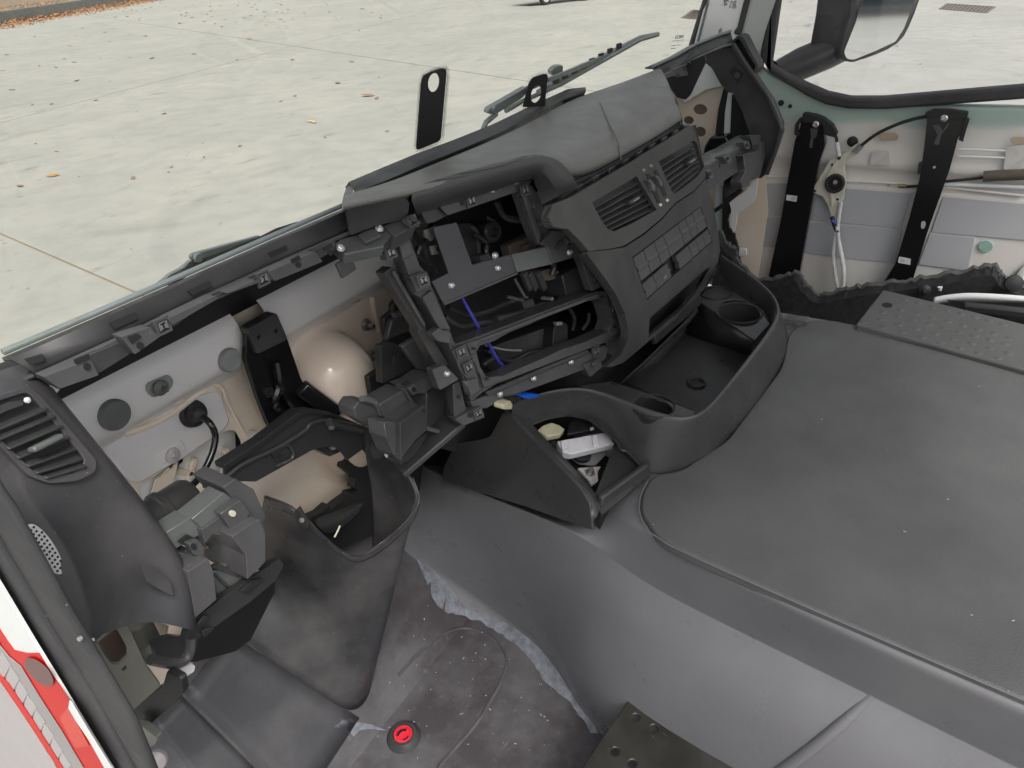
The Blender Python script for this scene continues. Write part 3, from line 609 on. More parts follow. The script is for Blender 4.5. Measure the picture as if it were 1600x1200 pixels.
# flat steel plate: two legs in one sheet
MB().plate([*z5((308, 460), (455, 430), (552, 695), (800, 628), (832, 740), (372, 935), (300, 800), (406, 746))], SK, .004, off=.004).build('steel_plate', plastic('satin_steel_sheet', (.050, .051, .058), .42, grain=900, gb=.15, amt=.12), SF, bev=.0008)
MB().plate(z5((372, 935), (832, 742), (838, 752), (380, 948)), SK, .02, off=.002).build('plate_flange', 'frame', SF)
for uv in ((422, 824), (713, 716), (694, 637)): screw(z5(uv)[0], SK, SF, .0045, 1.05)
fr(z5((800, 630), (1020, 580), (1056, 690), (834, 742)), .012, .008, 'frame2', 'cross_bar', r=1)
fr(z5((975, 565), (1050, 480), (1150, 490), (1212, 580), (1215, 640), (1058, 690), (1020, 582)), .03, .012, name='cross_block', r=3)
clip(z5((1150, 550))[0], SK, SF, .014, 1.0); screw(z5((1160, 617))[0], SK, SF, .013, 1.05)
MB().plate(rnd(z5((1075, 590), (1110, 540), (1125, 560), (1095, 605)), 1), SK, .01, off=.018).build('hook', 'plastic', SF, bev=.001)
# lower rectangular ring
ring_out = z7((415, 402), (560, 352), (960, 200), (1330, 62), (1385, 60), (1412, 130), (1470, 190), (1500, 300), (1425, 365), (1040, 510), (700, 640), (620, 690), (560, 560))
ring_in = z7((578, 440), (600, 400), (690, 370), (780, 318), (920, 262), (1010, 215), (1130, 168), (1240, 130), (1340, 105), (1395, 140), (1425, 240), (1405, 310), (1270, 372), (1100, 430), (960, 495), (850, 540), (740, 590), (690, 606), (635, 590), (600, 530))
fr(ring_out, .04, 0, 'frame', 'radio_ring', [ring_in], r=1.5, bev=.0015)
fr(z7((520, 385), (600, 360), (1340, 72), (1350, 92), (700, 340), (600, 372), (545, 400)), .006, .006, name='ring_lip', r=1)
fr(z7((515, 385), (595, 360), (575, 445), (545, 455)), .012, .006, name='ring_lip', r=1)
fr(z7((600, 575), (640, 600), (740, 590), (750, 605), (640, 660), (620, 650)), .012, .006, name='ring_lip', r=1)
fr(z7((1400, 300), (1440, 230), (1480, 280), (1465, 320), (1420, 345)), .014, .006, name='ring_lip', r=1)
for uv in ((565, 420), (648, 610), (1365, 97), (1445, 282)): MB().plate(ell(*z7(uv)[0], 2.2, 2.2), SK, .003, off=.0125 if uv[0] < 660 else .0085).build('round_hole', 'black', SF)
clip(z7((1432, 172))[0], SK, SF, .002, 1.0); clip(z7((1490, 268))[0], SK, SF, .0, .7)
# bottom flange
fr(z7((540, 750), (690, 695), (1040, 545), (1280, 450), (1380, 395), (1400, 420), (1390, 480), (1340, 520), (750, 735), (640, 795), (560, 790)), .018, -.004, name='bottom_flange')
fr(z7((640, 690), (1040, 520), (1280, 425), (1290, 450), (1040, 548), (660, 720)), .012, .004, 'plastic', 'flange_rib')
for uv in ((725, 702), (934, 606), (1168, 503)): screw(z7(uv)[0], SK, SF, -.002, 1.05)
clip(z7((1320, 435))[0], SK, SF, -.002, 1.05)
fr(z7((445, 860), (530, 815), (612, 778), (632, 850), (500, 902)), .025, .006, name='bottom_tab')
clip(z7((583, 820))[0], SK, SF, .008, .95); MB().plate(ell(*z7((538, 835))[0], 3.6, 4.2), SK, .002, off=.0075).build('round_hole', 'black', SF)
fr(z7((430, 640), (475, 620), (500, 740), (520, 800), (440, 860)), .03, -.004, 'plastic', 'side_web')
MB().plate(ell(*z7((468, 720))[0], 3.4, 4), SK, .002, off=-.003).build('round_hole', 'black', SF)
fr(z7((1245, 520), (1340, 480), (1375, 530), (1290, 600)), .025, .002, 'frame', 'bottom_tab'); clip(z7((1310, 512))[0], SK, SF, .003, .7)
fr(z7((1390, 370), (1470, 330), (1500, 400), (1430, 470), (1400, 450)), .03, -.01, 'plastic', 'corner_web')
fr([(844, 314), (860, 300), (884, 300), (878, 326), (868, 352), (856, 352)], .01, -.006, 'plastic', 'corner_web')
# ---- dark heater box and ducts behind the frame
HB = thing('heater_box', 'dark heater box and ducts seen through the openings of the instrument frame', 'heater', V((.95, .8, .6)))
o_, n_k = SK
back = (o_ - n_k * .22, n_k)
MB().plate([(630, 440), (720, 270), (900, 250), (1040, 420), (1010, 640), (760, 720), (650, 690), (655, 560)], back, .02).build('housing', 'deep', HB)  # flat black backing added so no light leaks through the frame
mid = (o_ - n_k * .12, n_k)
MB().plate(rnd(z5((455, 440), (540, 430), (590, 490), (600, 690), (560, 700)), 5), mid, .05).build('duct', 'gloss', HB, bev=.008)
MB().lathe(P(*z5((662, 490))[0], pl=mid), n_k, [(.02, -.06), (.02, .01), (.016, .014), (.010, .014), (.009, .0), (.0001, .0)], 24).build('round_boss', 'gloss', HB)
MB().tube(cr([P(*p, pl=mid) for p in z5((640, 400), (680, 420), (695, 445))], 4), .003).build('hose_edge', 'frame', HB)
MB().tube(cr([P(*p, pl=mid) for p in z5((540, 450), (580, 490), (590, 560), (600, 690))], 6), .004).build('hose', 'frame', HB)
MB().bar(P(*z5((760, 620))[0], pl=mid), P(*z5((1040, 480))[0], pl=mid), .03, .03, n_k).build('brown_bar', 'brown', HB, bev=.004)
MB().bar(P(*z5((860, 590))[0], pl=(o_ - n_k * .08, n_k)), P(*z5((1000, 520))[0], pl=(o_ - n_k * .08, n_k)), .006, .01, n_k).build('thin_strip', 'brown', HB)
MB().plate(rnd(z5((970, 740), (1040, 715), (1110, 740), (1100, 775), (1010, 800)), 6), (o_ - n_k * .07, n_k), .03).build('tan_connector', flat('dull_tan_plastic', (.20, .15, .12), .6), HB, bev=.006)
MB().plate(rnd(z5((1110, 760), (1240, 690), (1290, 850), (1145, 905)), 4), (o_ - n_k * .05, n_k), .06).build('duct', 'plastic', HB, bev=.006)
MB().tube([P(*p, pl=(o_ - n_k * .04, n_k)) for p in z5((815, 780), (880, 895), (870, 918), (770, 895))], .003).build('wire_frame', 'frame', HB)
for x in (870, 905, 960): MB().bar(P(*z5((x, 745))[0], pl=(o_ - n_k * .03, n_k)), P(*z5((x + 40, 845))[0], pl=(o_ - n_k * .05, n_k)), .012, .01, n_k).build('bracket', 'frame', HB, bev=.001)
MB().plate(rnd(z7((640, 440), (690, 400), (980, 300), (1090, 260), (1040, 420), (930, 480), (780, 540)), 8), (o_ - n_k * .09, n_k), .05).build('curved_duct', 'plastic', HB, bev=.012)
MB().plate(rnd(z7((1060, 300), (1090, 245), (1150, 260), (1150, 380), (1050, 450)), 6), (o_ - n_k * .06, n_k), .05).build('duct', 'deep', HB, bev=.008)
MB().plate(z7((1075, 255), (1115, 250), (1118, 270), (1082, 278)), (o_ - n_k * .055, n_k), .01).build('grey_clip', 'rubplug2', HB, bev=.001)
b = MB()
for k in range(16): b.lathe(P(*z7((640 + k * 8, 440 + k * 9))[0], pl=(o_ - n_k * .1, n_k)), Xa * .6 - Za, [(.016, 0), (.018, .002), (.016, .004)], 14)
b.build('corrugated_hose', 'deep', HB)
for q in (((1050, 150), (1125, 130), (1110, 220), (1060, 215)), ((1030, 330 - 160), (1060, 180), (1080, 200), (1040, 210))):
    MB().plate(rnd(z5(*[(x - 780, y + 320) for x, y in q]), 2), (o_ - n_k * .02, n_k), .01).build('bracket', 'frame', HB, bev=.002)
for q in (((250, 480), (275, 470), (290, 500), (320, 450), (318, 520), (295, 550), (262, 520)), ((290, 580), (330, 570), (325, 600), (345, 625), (305, 635))):
    MB().plate(rnd(z5(*q), 1.2), (o_ - n_k * .015, n_k), .006).build('plated_clip', 'clipsteel', HB, bev=.001)
def loom(px, deps, r, mat='deep', name='cable'):
    MB().tube(cr([P(*p, pl=(o_ - n_k * d, n_k)) for p, d in zip(px, deps)], 6), r, 8).build(name, mat, HB)
loom(z5((180, 500), (230, 560), (215, 640), (290, 700), (300, 760)), (.05, .06, .06, .06, .05), .006, 'gloss')
loom(z5((200, 470), (260, 610), (270, 660), (330, 740)), (.08, .08, .08, .08), .004, 'plastic')
loom(z5((400, 960), (520, 1010), (640, 990), (760, 940), (900, 900)), (.07, .08, .08, .08, .06), .006, 'gloss')
loom(z5((380, 1020), (480, 1080), (600, 1060), (820, 1010), (1000, 940), (1100, 960)), (.05, .06, .07, .07, .07, .06), .005, 'plastic')
loom(z5((700, 1040), (800, 1020), (880, 1000)), (.05, .05, .05), .009, 'plastic', 'taped_loom')
loom(z7((620, 520), (700, 480), (800, 500), (900, 450), (1000, 430)), (.07, .07, .07, .07, .07), .005, 'gloss')
loom(z7((735, 480), (800, 510), (850, 530)), (.04, .05, .05), .003, 'plastic')
loom(z7((1160, 170), (1190, 230), (1180, 300)), (.04, .05, .06), .004, 'gloss')
loom(z7((1280, 200), (1275, 250), (1240, 300)), (.04, .05, .06), .0035, 'plastic')
loom(z5((560, 500), (640, 560), (640, 640), (700, 660)), (.1, .1, .1, .09), .005, 'gloss')
loom(z5((700, 300), (760, 400), (880, 420)), (.1, .1, .09), .006, 'plastic')
loom(z5((960, 560), (1010, 640), (1060, 700), (1050, 760)), (.06, .06, .05, .05), .006, 'gloss')
for q, d, mt in ((((1150, 900), (1210, 880), (1225, 930), (1165, 955)), .04, 'frame'), (((860, 930), (930, 905), (945, 950), (880, 975)), .05, 'plastic'), (((600, 640), (660, 620), (670, 660), (612, 690)), .09, 'frame'), (((1040, 905), (1060, 895), (1066, 915), (1045, 922)), .045, 'rubplug2')):
    MB().plate(rnd(z5(*q), 1.5), (o_ - n_k * d, n_k), .03).build('connector', mt, HB, bev=.002)
# ducts left of the frame, toward the bulge
MB().plate(zd((880, 590), (850, 630), (855, 660), (800, 710), (805, 790), (820, 850), (780, 890), (790, 1010), (700, 1075), (720, 1200), (1100, 1100), (1100, 800), (950, 600)), PLY(.84), .012).build('duct', 'deep', HB, bev=.004)
MB().plate(zd((850, 720), (960, 650), (1010, 770), (820, 850)), PLY(.82), .012).build('duct', 'plastic', HB, bev=.003)
MB().plate(rnd(zd((780, 880), (860, 860), (920, 900), (980, 1020), (790, 1120)), 3), PLY(.80), .015).build('duct', 'plastic', HB, bev=.003)
MB().plate(zd((915, 885), (1000, 830), (1110, 1000), (1095, 1035), (1020, 1030)), PLY(.74), .012).build('duct', 'frame', HB, bev=.003)
MB().bar(P(*zd((860, 690))[0], y=.79), P(*zd((950, 655))[0], y=.79), .008, .01, Ya).build('rib', 'frame', HB)
for k in range(3): MB().tube(cr([P(*p, y=.775) for p in zd((860, 960 + k * 18), (900, 930 + k * 16), (950, 900 + k * 10))], 4), .003).build('wire', 'gloss', HB)
# blue wire hanging behind the frame
pts = [P(*p, pl=(o_ - n_k * dd, n_k)) for p, dd in zip(z5((487, 900), (520, 960), (600, 1100), (650, 1180), (720, 1300), (800, 1365)), (.05, .05, .045, .05, .05, .05))]
MB().tube(cr(pts, 5), .0032, 8).build('blue_wire', 'blue', None, label='blue wire hanging behind the lower openings of the instrument frame', cat='wire')
MB().tube(cr([P(*p, pl=(o_ - n_k * .06, n_k)) for p in z7((630, 395), (700, 415), (780, 428), (858, 430))], 5), .002, 6).build('thin_wire', 'rubplug2', None, label='thin pale wire lying behind the lowest opening of the frame', cat='wire')
# ================================================================== DASH PAD (top)
def PP(l, **k): return [P(u, v, **k) for u, v in l]
DP = thing('dash_pad', 'grey moulded dashboard top with ribbed brow below the windscreen', 'dashboard', P(760, 240, y=.7))
R0 = [P(545, 284, z=1.092), P(597, 262, z=1.092), P(650, 240, z=1.092), P(710, 218, z=1.092), P(770, 194, z=1.092), P(830, 165, z=1.092), P(887, 139, z=1.097), P(915, 136, z=1.104)]
R1 = [P(556, 300, z=1.086), P(603, 282, z=1.084), P(656, 259, z=1.082), P(715, 235, z=1.080), P(775, 210, z=1.080), P(832, 182, z=1.08), P(882, 155, z=1.085), P(915, 142, z=1.100)]
MB().grid([[p + Ya * .01 - Za * .01 for p in R0], R0, [(a + c) / 2 for a, c in zip(R0, R1)], R1, [p + Ya * .004 - Za * .012 for p in R1]]).build('front_flange', 'plastic', DP, solid=.003)
# main skin rows from the glass to the brow edge
r1 = [P(540, 300, z=1.088), P(603, 283, z=1.083), P(656, 260, z=1.081), P(715, 236, z=1.080), P(775, 211, z=1.080), P(832, 183, z=1.081), P(884, 153, z=1.087), P(925, 138, z=1.105), P(960, 127, z=1.120), P(1000, 112, z=1.135), P(1029, 102, z=1.140)]
r2 = [P(538, 308, y=.705), P(612, 288, y=.725), P(672, 266, y=.73), P(735, 244, y=.73), P(795, 221, y=.725), P(850, 198, y=.72), P(898, 175, y=.70), P(938, 160, y=.68), P(972, 148, y=.66), P(1008, 132, y=.645), P(1038, 116, y=.64)]
r3 = [P(537, 314, y=.695), P(622, 293, y=.69), P(690, 272, y=.675), P(758, 253, y=.66), P(815, 237, y=.65), P(866, 222, y=.64), P(912, 205, y=.625), P(950, 188, y=.61), P(985, 174, y=.60), P(1020, 155, y=.59), P(1048, 138, y=.585)]
r4 = [P(536, 320, y=.685), P(632, 299, y=.665), P(705, 276, y=.635), P(772, 258, y=.60), P(835, 240, y=.58), P(884, 242, y=.575), P(925, 228, y=.57), P(962, 212, y=.562), P(996, 196, y=.557), P(1030, 176, y=.552), P(1058, 158, y=.55)]
r5 = [P(536, 323, y=.683), P(636, 302, y=.66), P(708, 280, y=.628), P(776, 262, y=.592), P(838, 246, y=.571), P(893, 262, y=.563), P(935, 250, y=.555), P(968, 234, y=.55), P(1000, 217, y=.545), P(1035, 196, y=.54), P(1064, 177, y=.54)]
r6 = [P(537, 330, y=.69), P(640, 308, y=.662), P(712, 288, y=.63), P(778, 272, y=.597), P(840, 256, y=.577), P(896, 284, y=.562), P(938, 268, y=.552), P(970, 250, y=.547), P(1002, 232, y=.542), P(1038, 211, y=.537), P(1067, 190, y=.537)]
MB().grid([[p - Za * .02 for p in r1], r1, r2, r3, r4, r5, r6, [p + Ya * .03 - Za * .006 for p in r6]]).build('skin', 'pad', DP, sub=2)
# pad end toward the passenger
e = [r[-1] for r in (r1, r2, r3, r4, r5, r6)]
MB().grid([e, [p + V((.006, .004, -.01)) for p in e], [p + V((.0, .03, -.06)) for p in e]]).build('end_edge', 'pad', DP)
# seam across the hump
MB().tube(cr([r2[7], r3[7], r4[7], r5[7], r6[7]], 6), .0015, 6).build('seam', 'pad', DP)
# striped brow: visible lip over the instrument frame
b0 = [P(642, 300, y=.662), P(704, 279, y=.632), P(772, 261, y=.596), P(838, 244, y=.574), P(868, 248, y=.566), P(890, 268, y=.560), P(903, 291, y=.556)]
b1 = [P(643, 312, y=.660), P(708, 294, y=.628), P(774, 274, y=.593), P(838, 256, y=.571), P(862, 262, y=.563), P(880, 282, y=.558), P(892, 298, y=.556)]
b2_ = [P(648, 326, y=.675), P(712, 307, y=.640), P(776, 287, y=.603), P(834, 267, y=.58), P(852, 274, y=.572), P(866, 292, y=.566), P(874, 306, y=.563)]
b3 = [P(652, 336, y=.71), P(716, 316, y=.672), P(778, 296, y=.635), P(828, 280, y=.612), P(836, 289, y=.605), P(842, 303, y=.60), P(846, 320, y=.595)]
bw = [cr([p + V((0, .010, .0015)) for p in b0], 6), cr(b0, 6)]
bw += [[p + (q - p) * .12 + V((0, -.0022, -.0002)) for p, q in zip(bw[1], cr(b1, 6))], cr(b1, 6), cr(b2_, 6), cr(b3, 6)]
MB().grid(bw).build('brow', 'carbon', DP, smooth=55)
# left face panel below the striped edge
MB().plate(rnd([(541, 325), (600, 315), (633, 309), (640, 316), (639, 330), (634, 343), (590, 352), (548, 368)], 3), plane3(P(541, 325, y=.69), P(639, 316, y=.668), P(634, 343, y=.68)), .006).build('side_panel', 'plastic', DP, bev=.002)
MB().grid([[P(537, 320, y=.686), P(590, 310, y=.675), P(642, 300, y=.661)], [P(539, 327, y=.686), P(590, 317, y=.675), P(638, 308, y=.662)], [P(541, 331, y=.70), P(590, 322, y=.69), P(640, 312, y=.675)]]).build('side_lip', 'carbon', DP, sub=1)
MB().grid([[P(545, 285, z=1.092), P(556, 300, z=1.086)], [P(537, 300, y=.745), P(540, 312, y=.70)], [P(532, 330, y=.735), P(538, 330, y=.69)]]).build('nose', 'pad', DP, sub=1)
# ================================================================== CENTRE PANEL
CA, CB, CC = V((1.53, .45, .716)), V((1.53, .52, 1.02)), V((1.06, .45, .72))
CP = plane3(CA, CB, CC); cn = CP[1]
z8 = zc(820, 180, .25); z6 = zc(880, 380, .25)
PN = thing('centre_panel', 'black centre dash panel with two air vents and blank switch rows', 'dash panel', V((1.2, .47, .72)))
lv_ = z8((420, 545), (560, 465), (700, 382), (765, 490), (825, 590), (690, 668), (562, 726), (520, 712), (470, 640))
rv_ = z8((838, 290), (950, 222), (1055, 158), (1076, 172), (1100, 250), (1122, 322), (1082, 382), (1010, 440), (940, 490), (922, 482), (880, 385))
up = z8((170, 560), (300, 512), (500, 395), (690, 282), (760, 236), (900, 150), (1040, 62), (1062, 95), (1100, 230), (1130, 330), (1130, 390), (1060, 470), (940, 550), (850, 650), (740, 740), (620, 818), (520, 838), (400, 850), (330, 770), (270, 712), (175, 700), (150, 640))
o_, nn = CP
pn = MB().plate(rnd(up, 2, 2), CP, .009, [lv_, rv_]).build('vent_trim', 'carbon2', PN, bev=.003)
low = z8((388, 852), (520, 842), (625, 825), (745, 748), (855, 655), (940, 558), (1060, 478), (1132, 398), (1170, 520), (1205, 700), (1222, 840), (1205, 920), (1160, 1000), (1060, 1120)) + z6((700, 480), (520, 625), (380, 745), (300, 775), (270, 770), (360, 700), (405, 600), (408, 540), (385, 440), (330, 320), (270, 230), (150, 70))
slot = z6((540, 468), (700, 330), (880, 172), (915, 150), (912, 225), (845, 328), (700, 450), (560, 568), (534, 592))
sw = z8((672, 888), (1100, 568), (1172, 790), (762, 1155))
MB().plate(rnd(low, 1.5, 2), CP, .010, [slot, sw], off=-.003).build('switch_panel', 'plastic', PN, bev=.004)
MB().plate([(x + 1, y - 8) for x, y in z6((500, 440), (900, 110), (960, 200), (860, 360), (500, 640))], (o_ - nn * .06, nn), .01).build('slot_back', 'black', PN)
MB().bar(P(*z6((560, 590))[0], pl=CP, off=-.02), P(*z6((850, 345))[0], pl=CP, off=-.02), .03, .012, nn).build('slot_shelf', 'gloss', PN, bev=.003)
MB().tube(cr([P(*p, pl=CP, off=-.012) for p in z6((905, 165), (900, 220), (865, 290), (815, 330))], 5), .003).build('slot_rib', 'frame', PN)
# left flank of the panel curving toward the frame
fl0 = [P(*p, pl=CP, off=-.004) for p in z6((150, 68), (210, 150), (270, 232), (330, 325), (385, 445), (408, 545), (400, 620), (360, 700), (300, 770))]
fl1 = [p - nn * .02 + Xa * -.012 for p in fl0]; fl2 = [p - nn * .06 + Xa * -.014 for p in fl0]
MB().grid([fl0, [p - nn * .008 for p in fl0], [p - nn * .016 for p in fl0]]).build('flank', 'plastic', PN)
g0 = [P(*p, pl=CP, off=-.001) for p in z8((400, 850), (330, 770), (270, 712), (175, 700), (150, 640), (170, 560))]
MB().grid([g0, [p - nn * .008 for p in g0], [p - nn * .014 for p in g0]]).build('flank', 'carbon2', PN)
# gap strip between pad and panel
MB().grid([[p + Ya * .006 - Za * .001 for p in r6[5:]], [p + Ya * .012 - Za * .03 for p in r6[5:]]]).build('gap_strip', 'black', PN, solid=.004)
MB().bar(r6[5] + V((-.05, .0, -.016)), r6[10] + V((.02, .01, -.014)), .012, .012, Ya).build('gap_strip', 'deep', PN, bev=.002)
b = MB()
for k in range(9): a = r6[5].lerp(r6[10], k / 8 + .02); b.box(a + V((0, -.004, -.012)), Xa * .012, Ya * .004, Za * .004)
b.build('snap_hook', 'frame', PN, bev=.001, kind='stuff')
def bil(q, s, t): return q[0].lerp(q[1], s).lerp(q[3].lerp(q[2], s), t)
MB().prism([P(*p, pl=CP, off=-.07) for p in z8((300, 500), (700, 240), (1070, 60), (1200, 700), (1190, 1000), (760, 1240), (480, 900))], nn, .12).build('core', 'deep', PN)
# vents: recess, slats, tab
for q8, op in ((((420, 545), (700, 385), (825, 590), (540, 722)), lv_), (((838, 290), (1062, 160), (1122, 330), (938, 490)), rv_)):
    vt = MB().plate([tuple(p) for p in op], (o_ - nn * .045, nn), .004).build('air_vent', 'black', PN)
    q = [P(*p, pl=CP, off=-.006) for p in z8(*q8)]
    for k in range(6):
        t_ = (k + .6) / 6.3; a, c = bil(q, -.02, t_), bil(q, 1.0, t_); MB().bar(a - nn * .010, c - nn * .010, .022, .0035, (nn * .35 + Za * .9)).build('slat', 'plastic', vt, bev=.001)
    for s in (.2, .4, .6, .8):
        MB().bar(bil(q, s, .0) - nn * .03, bil(q, s, 1.0) - nn * .03, .02, .002, (q[1] - q[0])).build('fin', 'deep', vt)
    c = bil(q, .62, .46); r_ = (q[1] - q[0]).normalized(); MB().box(c + nn * .004, r_ * .022, nn * .006, (nn.cross(r_)) * .0035).build('vent_tab', 'plastic', vt, bev=.0015)
    MB().box(c + nn * .0105 + r_ * .004, r_ * .015, nn * .001, (nn.cross(r_)) * .0016).build('tab_inlay', 'rubplug2', vt)
# centre strip between the vents: levers and dots
for q in (((760, 370), (780, 365), (830, 480), (848, 545), (830, 550), (800, 470)), ((808, 345), (826, 340), (868, 430), (888, 505), (870, 510), (850, 450))):
    MB().plate(rnd(z8(*q), 1), CP, .001, off=.0012).build('lever_slot', 'black', PN)
for q in (((765, 405), (785, 402), (818, 440), (815, 480), (800, 470), (790, 430)), ((815, 380), (832, 376), (862, 420), (862, 450), (850, 440), (838, 405))):
    MB().plate(rnd(z8(*q), 1), CP, .008, off=.008).build('lever', 'frame2', PN, bev=.001)
for uv in ((745, 343), (790, 316), (850, 560), (892, 531)):
    MB().plate(ell(*z8(uv)[0], 2.2 if uv[1] > 400 else 2.6, 2.4), CP, .001, off=.0014).build('indicator_dot', 'label' if uv[1] > 400 else 'rubplug2', PN)
# switch rows
qs = [P(*p, pl=CP, off=-.004) for p in z8((676, 890), (1098, 570), (1170, 788), (764, 1150))]
MB().prism([p - nn * .014 for p in qs], nn, .003).build('switch_well', 'black', PN)
rt_ = (qs[1] - qs[0]).normalized(); dn_ = (qs[3] - qs[0]).normalized()
def button(s0, s1, t0, t1, inlay=False):
    c = [bil(qs, s0, t0), bil(qs, s1, t0), bil(qs, s1, t1), bil(qs, s0, t1)]; g = .0013
    def L(f): return c[0].lerp(c[3], f), c[1].lerp(c[2], f)
    k0, k1 = L(.5)
    def a(p, h, dx, dy): return p + nn * h + rt_ * dx * g + dn_ * dy * g
    rows = [[a(c[0], -.01, 1, 1), a(c[1], -.01, -1, 1)], [a(c[0], .0, 1, 1), a(c[1], .0, -1, 1)]]
    for f, h in ((.42, -.0004), (.46, .0022), (.56, .0026), (.61, .0)): p, q = L(f); rows.append([a(p, h, 1, 0), a(q, h, -1, 0)])
    rows += [[a(c[3], .0, 1, -1), a(c[2], .0, -1, -1)], [a(c[3], -.01, 1, -1), a(c[2], -.01, -1, -1)]]
    b = MB().grid(rows)
    b.grid([[r[0] for r in rows], [r[0] - nn * .01 for r in rows]]); b.grid([[r[1] for r in rows], [r[1] - nn * .01 for r in rows]])
    o = b.build('switch', 'frame', PN, smooth=20)
    if inlay: MB().box((k0 + k1) / 2 + nn * .0045 + dn_ * .003, rt_ * .009, nn * .0006, dn_ * .0018).build('inlay', 'rubplug2', o)
ss = [0, .125, .265, .41, .555, .68, .775, .885, 1.0]
ss = [0, .13, .27, .40, .62, .74, .85, 1.0]
for i in range(7):
    button(ss[i], ss[i + 1], 0, .57)
for s0, s1, f in ((0, .14, False), (.14, .34, True), (.46, .66, False), (.66, .78, False), (.78, .89, False), (.89, 1.0, False)): button(s0, s1, .62, 1.0, f)
# ================================================================== CONSOLE TRAY
CT = thing('console_tray', 'black floor console with cup holders, open tray and gutted pocket', 'console', V((1.0, .4, .55)))
zp = zc(680, 580, .35)
rim = [P(800, 632, x=.80), P(850, 612, x=.865), P(905, 605, z=.675), P(945, 616, z=.665), P(985, 633, z=.66), P(1025, 648, z=.657), P(1065, 656, z=.655), P(1098, 650, z=.655), P(1122, 624, z=.657), P(1170, 566, z=.66), P(1218, 502, z=.664), P(1221, 478, z=.67), P(1208, 455, z=.678), P(1180, 432, z=.69), P(1150, 412, z=.70), P(1128, 398, z=.705)]
base = [P(800, 660, x=.80), P(855, 650, x=.865), P(905, 650, x=.91), P(935, 665, x=.915), P(975, 705, z=.57), P(1012, 745, z=.548), P(1060, 738, z=.548), P(1105, 718, z=.548), P(1136, 690, z=.548), P(1180, 638, z=.548), P(1222, 576, z=.548), P(1229, 552, z=.548), P(1232, 520, z=.55), P(1226, 498, z=.555), P(1205, 470, z=.57), P(1180, 440, z=.58)]
def inw(p, d): c = V((1.22, .45, p.z)); return p + (c - p).normalized() * d
wall = [rim_ for rim_ in rim]
rows = [[inw(p, .014) - Za * .05 for p in rim], [inw(p, .012) - Za * .004 for p in rim], [inw(p, .007) + Za * .002 for p in rim], [inw(p, .001) - Za * .001 for p in rim], [a.lerp(c, .12) for a, c in zip(rim, base)], [a.lerp(c, .55) for a, c in zip(rim, base)], [a.lerp(c, .95) for a, c in zip(rim, base)], base]
MB().grid(rows).build('outer_wall', 'console', CT, sub=2)
zf = .605
well = [P(960, 606, z=zf), P(1080, 486, z=zf + .02), P(1178, 552, z=zf), P(1112, 628, z=zf), P(1098, 640, z=zf), P(1082, 642, z=zf)]
MB().prism([p for p in [P(930, 612, z=.585), P(1082, 655, z=.585), P(1112, 634, z=.585), P(1180, 552, z=.585), P(1090, 470, z=.585), P(1000, 540, z=.585)]], Za, .004).build('tray_floor', 'gloss', CT)
LS = [P(*p, z=.652) for p in ((905, 603), (955, 596), (1000, 611), (1086, 643), (1080, 654), (1045, 653), (985, 634), (945, 618))]
MB().prism(LS, Za, .004, [[P(*p, z=.652) for p in ell(1021, 635, 31, 14, 14, 24)]]).build('left_shelf', 'console', CT)
# wall from the shelf down to the tray
MB().grid([[P(955, 598, z=.655), P(985, 608, z=.65), P(1082, 645, z=.648)], [P(957, 601, z=.63), P(987, 611, z=.62), P(1083, 646, z=.62)], [P(975, 596, z=.59), P(1000, 606, z=.588), P(1085, 642, z=.588)]]).build('inner_wall', 'gloss', CT, solid=.002)
sh = zc(880, 380, .25)
RS = [P(*p, z=.648) for p in sh((835, 352), (890, 298), (960, 270), (1060, 300), (1230, 410), (1292, 505), (1195, 606), (1010, 478))]
holes3 = [[P(*p, z=.648) for p in ell(1155, 489, 34, 20, 14, 24)], [P(*p, z=.648) for p in ell(1118, 458, 17, 10, 14, 24)]]
MB().prism(RS, Za, .004, holes3[:1]).build('right_shelf', 'console', CT, bev=.001)
for (u, v, zz, r1_, nm, pr) in ((1155, 489, .648, .0, 0, 0), (1118, 458, .649, 0, 0, 0), (1021, 635, .652, 0, 0, 0)):
    rr = (P(u + (34 if u == 1155 else 18 if u == 1118 else 31), v + (8 if u > 1100 else 8), z=zz) - P(u, v, z=zz)).length
    dp_ = .05 if u == 1021 else .06
    MB().lathe(P(u, v, z=zz), Za, [(rr * 1.04, -.001), (rr * 1.03, .0025), (rr * .98, .002), (rr * .97, -.004), (rr * .9, -dp_), (rr * .5, -dp_ - .001), (.0001, -dp_ - .001)], 36).build('cup_holder', 'gloss', CT)
MB().grid([[P(*p, z=.648) for p in sh((835, 352), (1010, 478), (1195, 606))], [P(*p, z=.588) for p in sh((745, 560), (930, 620), (1140, 690))]]).build('inner_wall', 'gloss', CT, solid=.002)
MB().grid([[P(960, 608, z=.62), P(1010, 563, z=.64), P(1062, 512, z=.65), P(1090, 482, z=.65)], [P(975, 600, z=.60), P(1020, 560, z=.60), P(1064, 518, z=.60), P(1095, 490, z=.60)], [P(985, 606, z=.588), P(1030, 566, z=.588), P(1070, 524, z=.588), P(1100, 495, z=.588)]]).build('back_wall', 'gloss', CT, solid=.002)
p = P(1088, 598, z=.588); MB().lathe(p, Za, [(.020, -.002), (.020, .002), (.017, .004), (.014, .003), (.013, -.001), (.006, -.0005), (.0001, .0)], 28).build('drain_plug', 'black', CT)
MB().prism([V((.93, .54, .70)), V((.93, .66, .70)), V((1.78, .66, .70)), V((1.72, .54, .70))], Za, .16).build('rear_block', 'deep', CT)
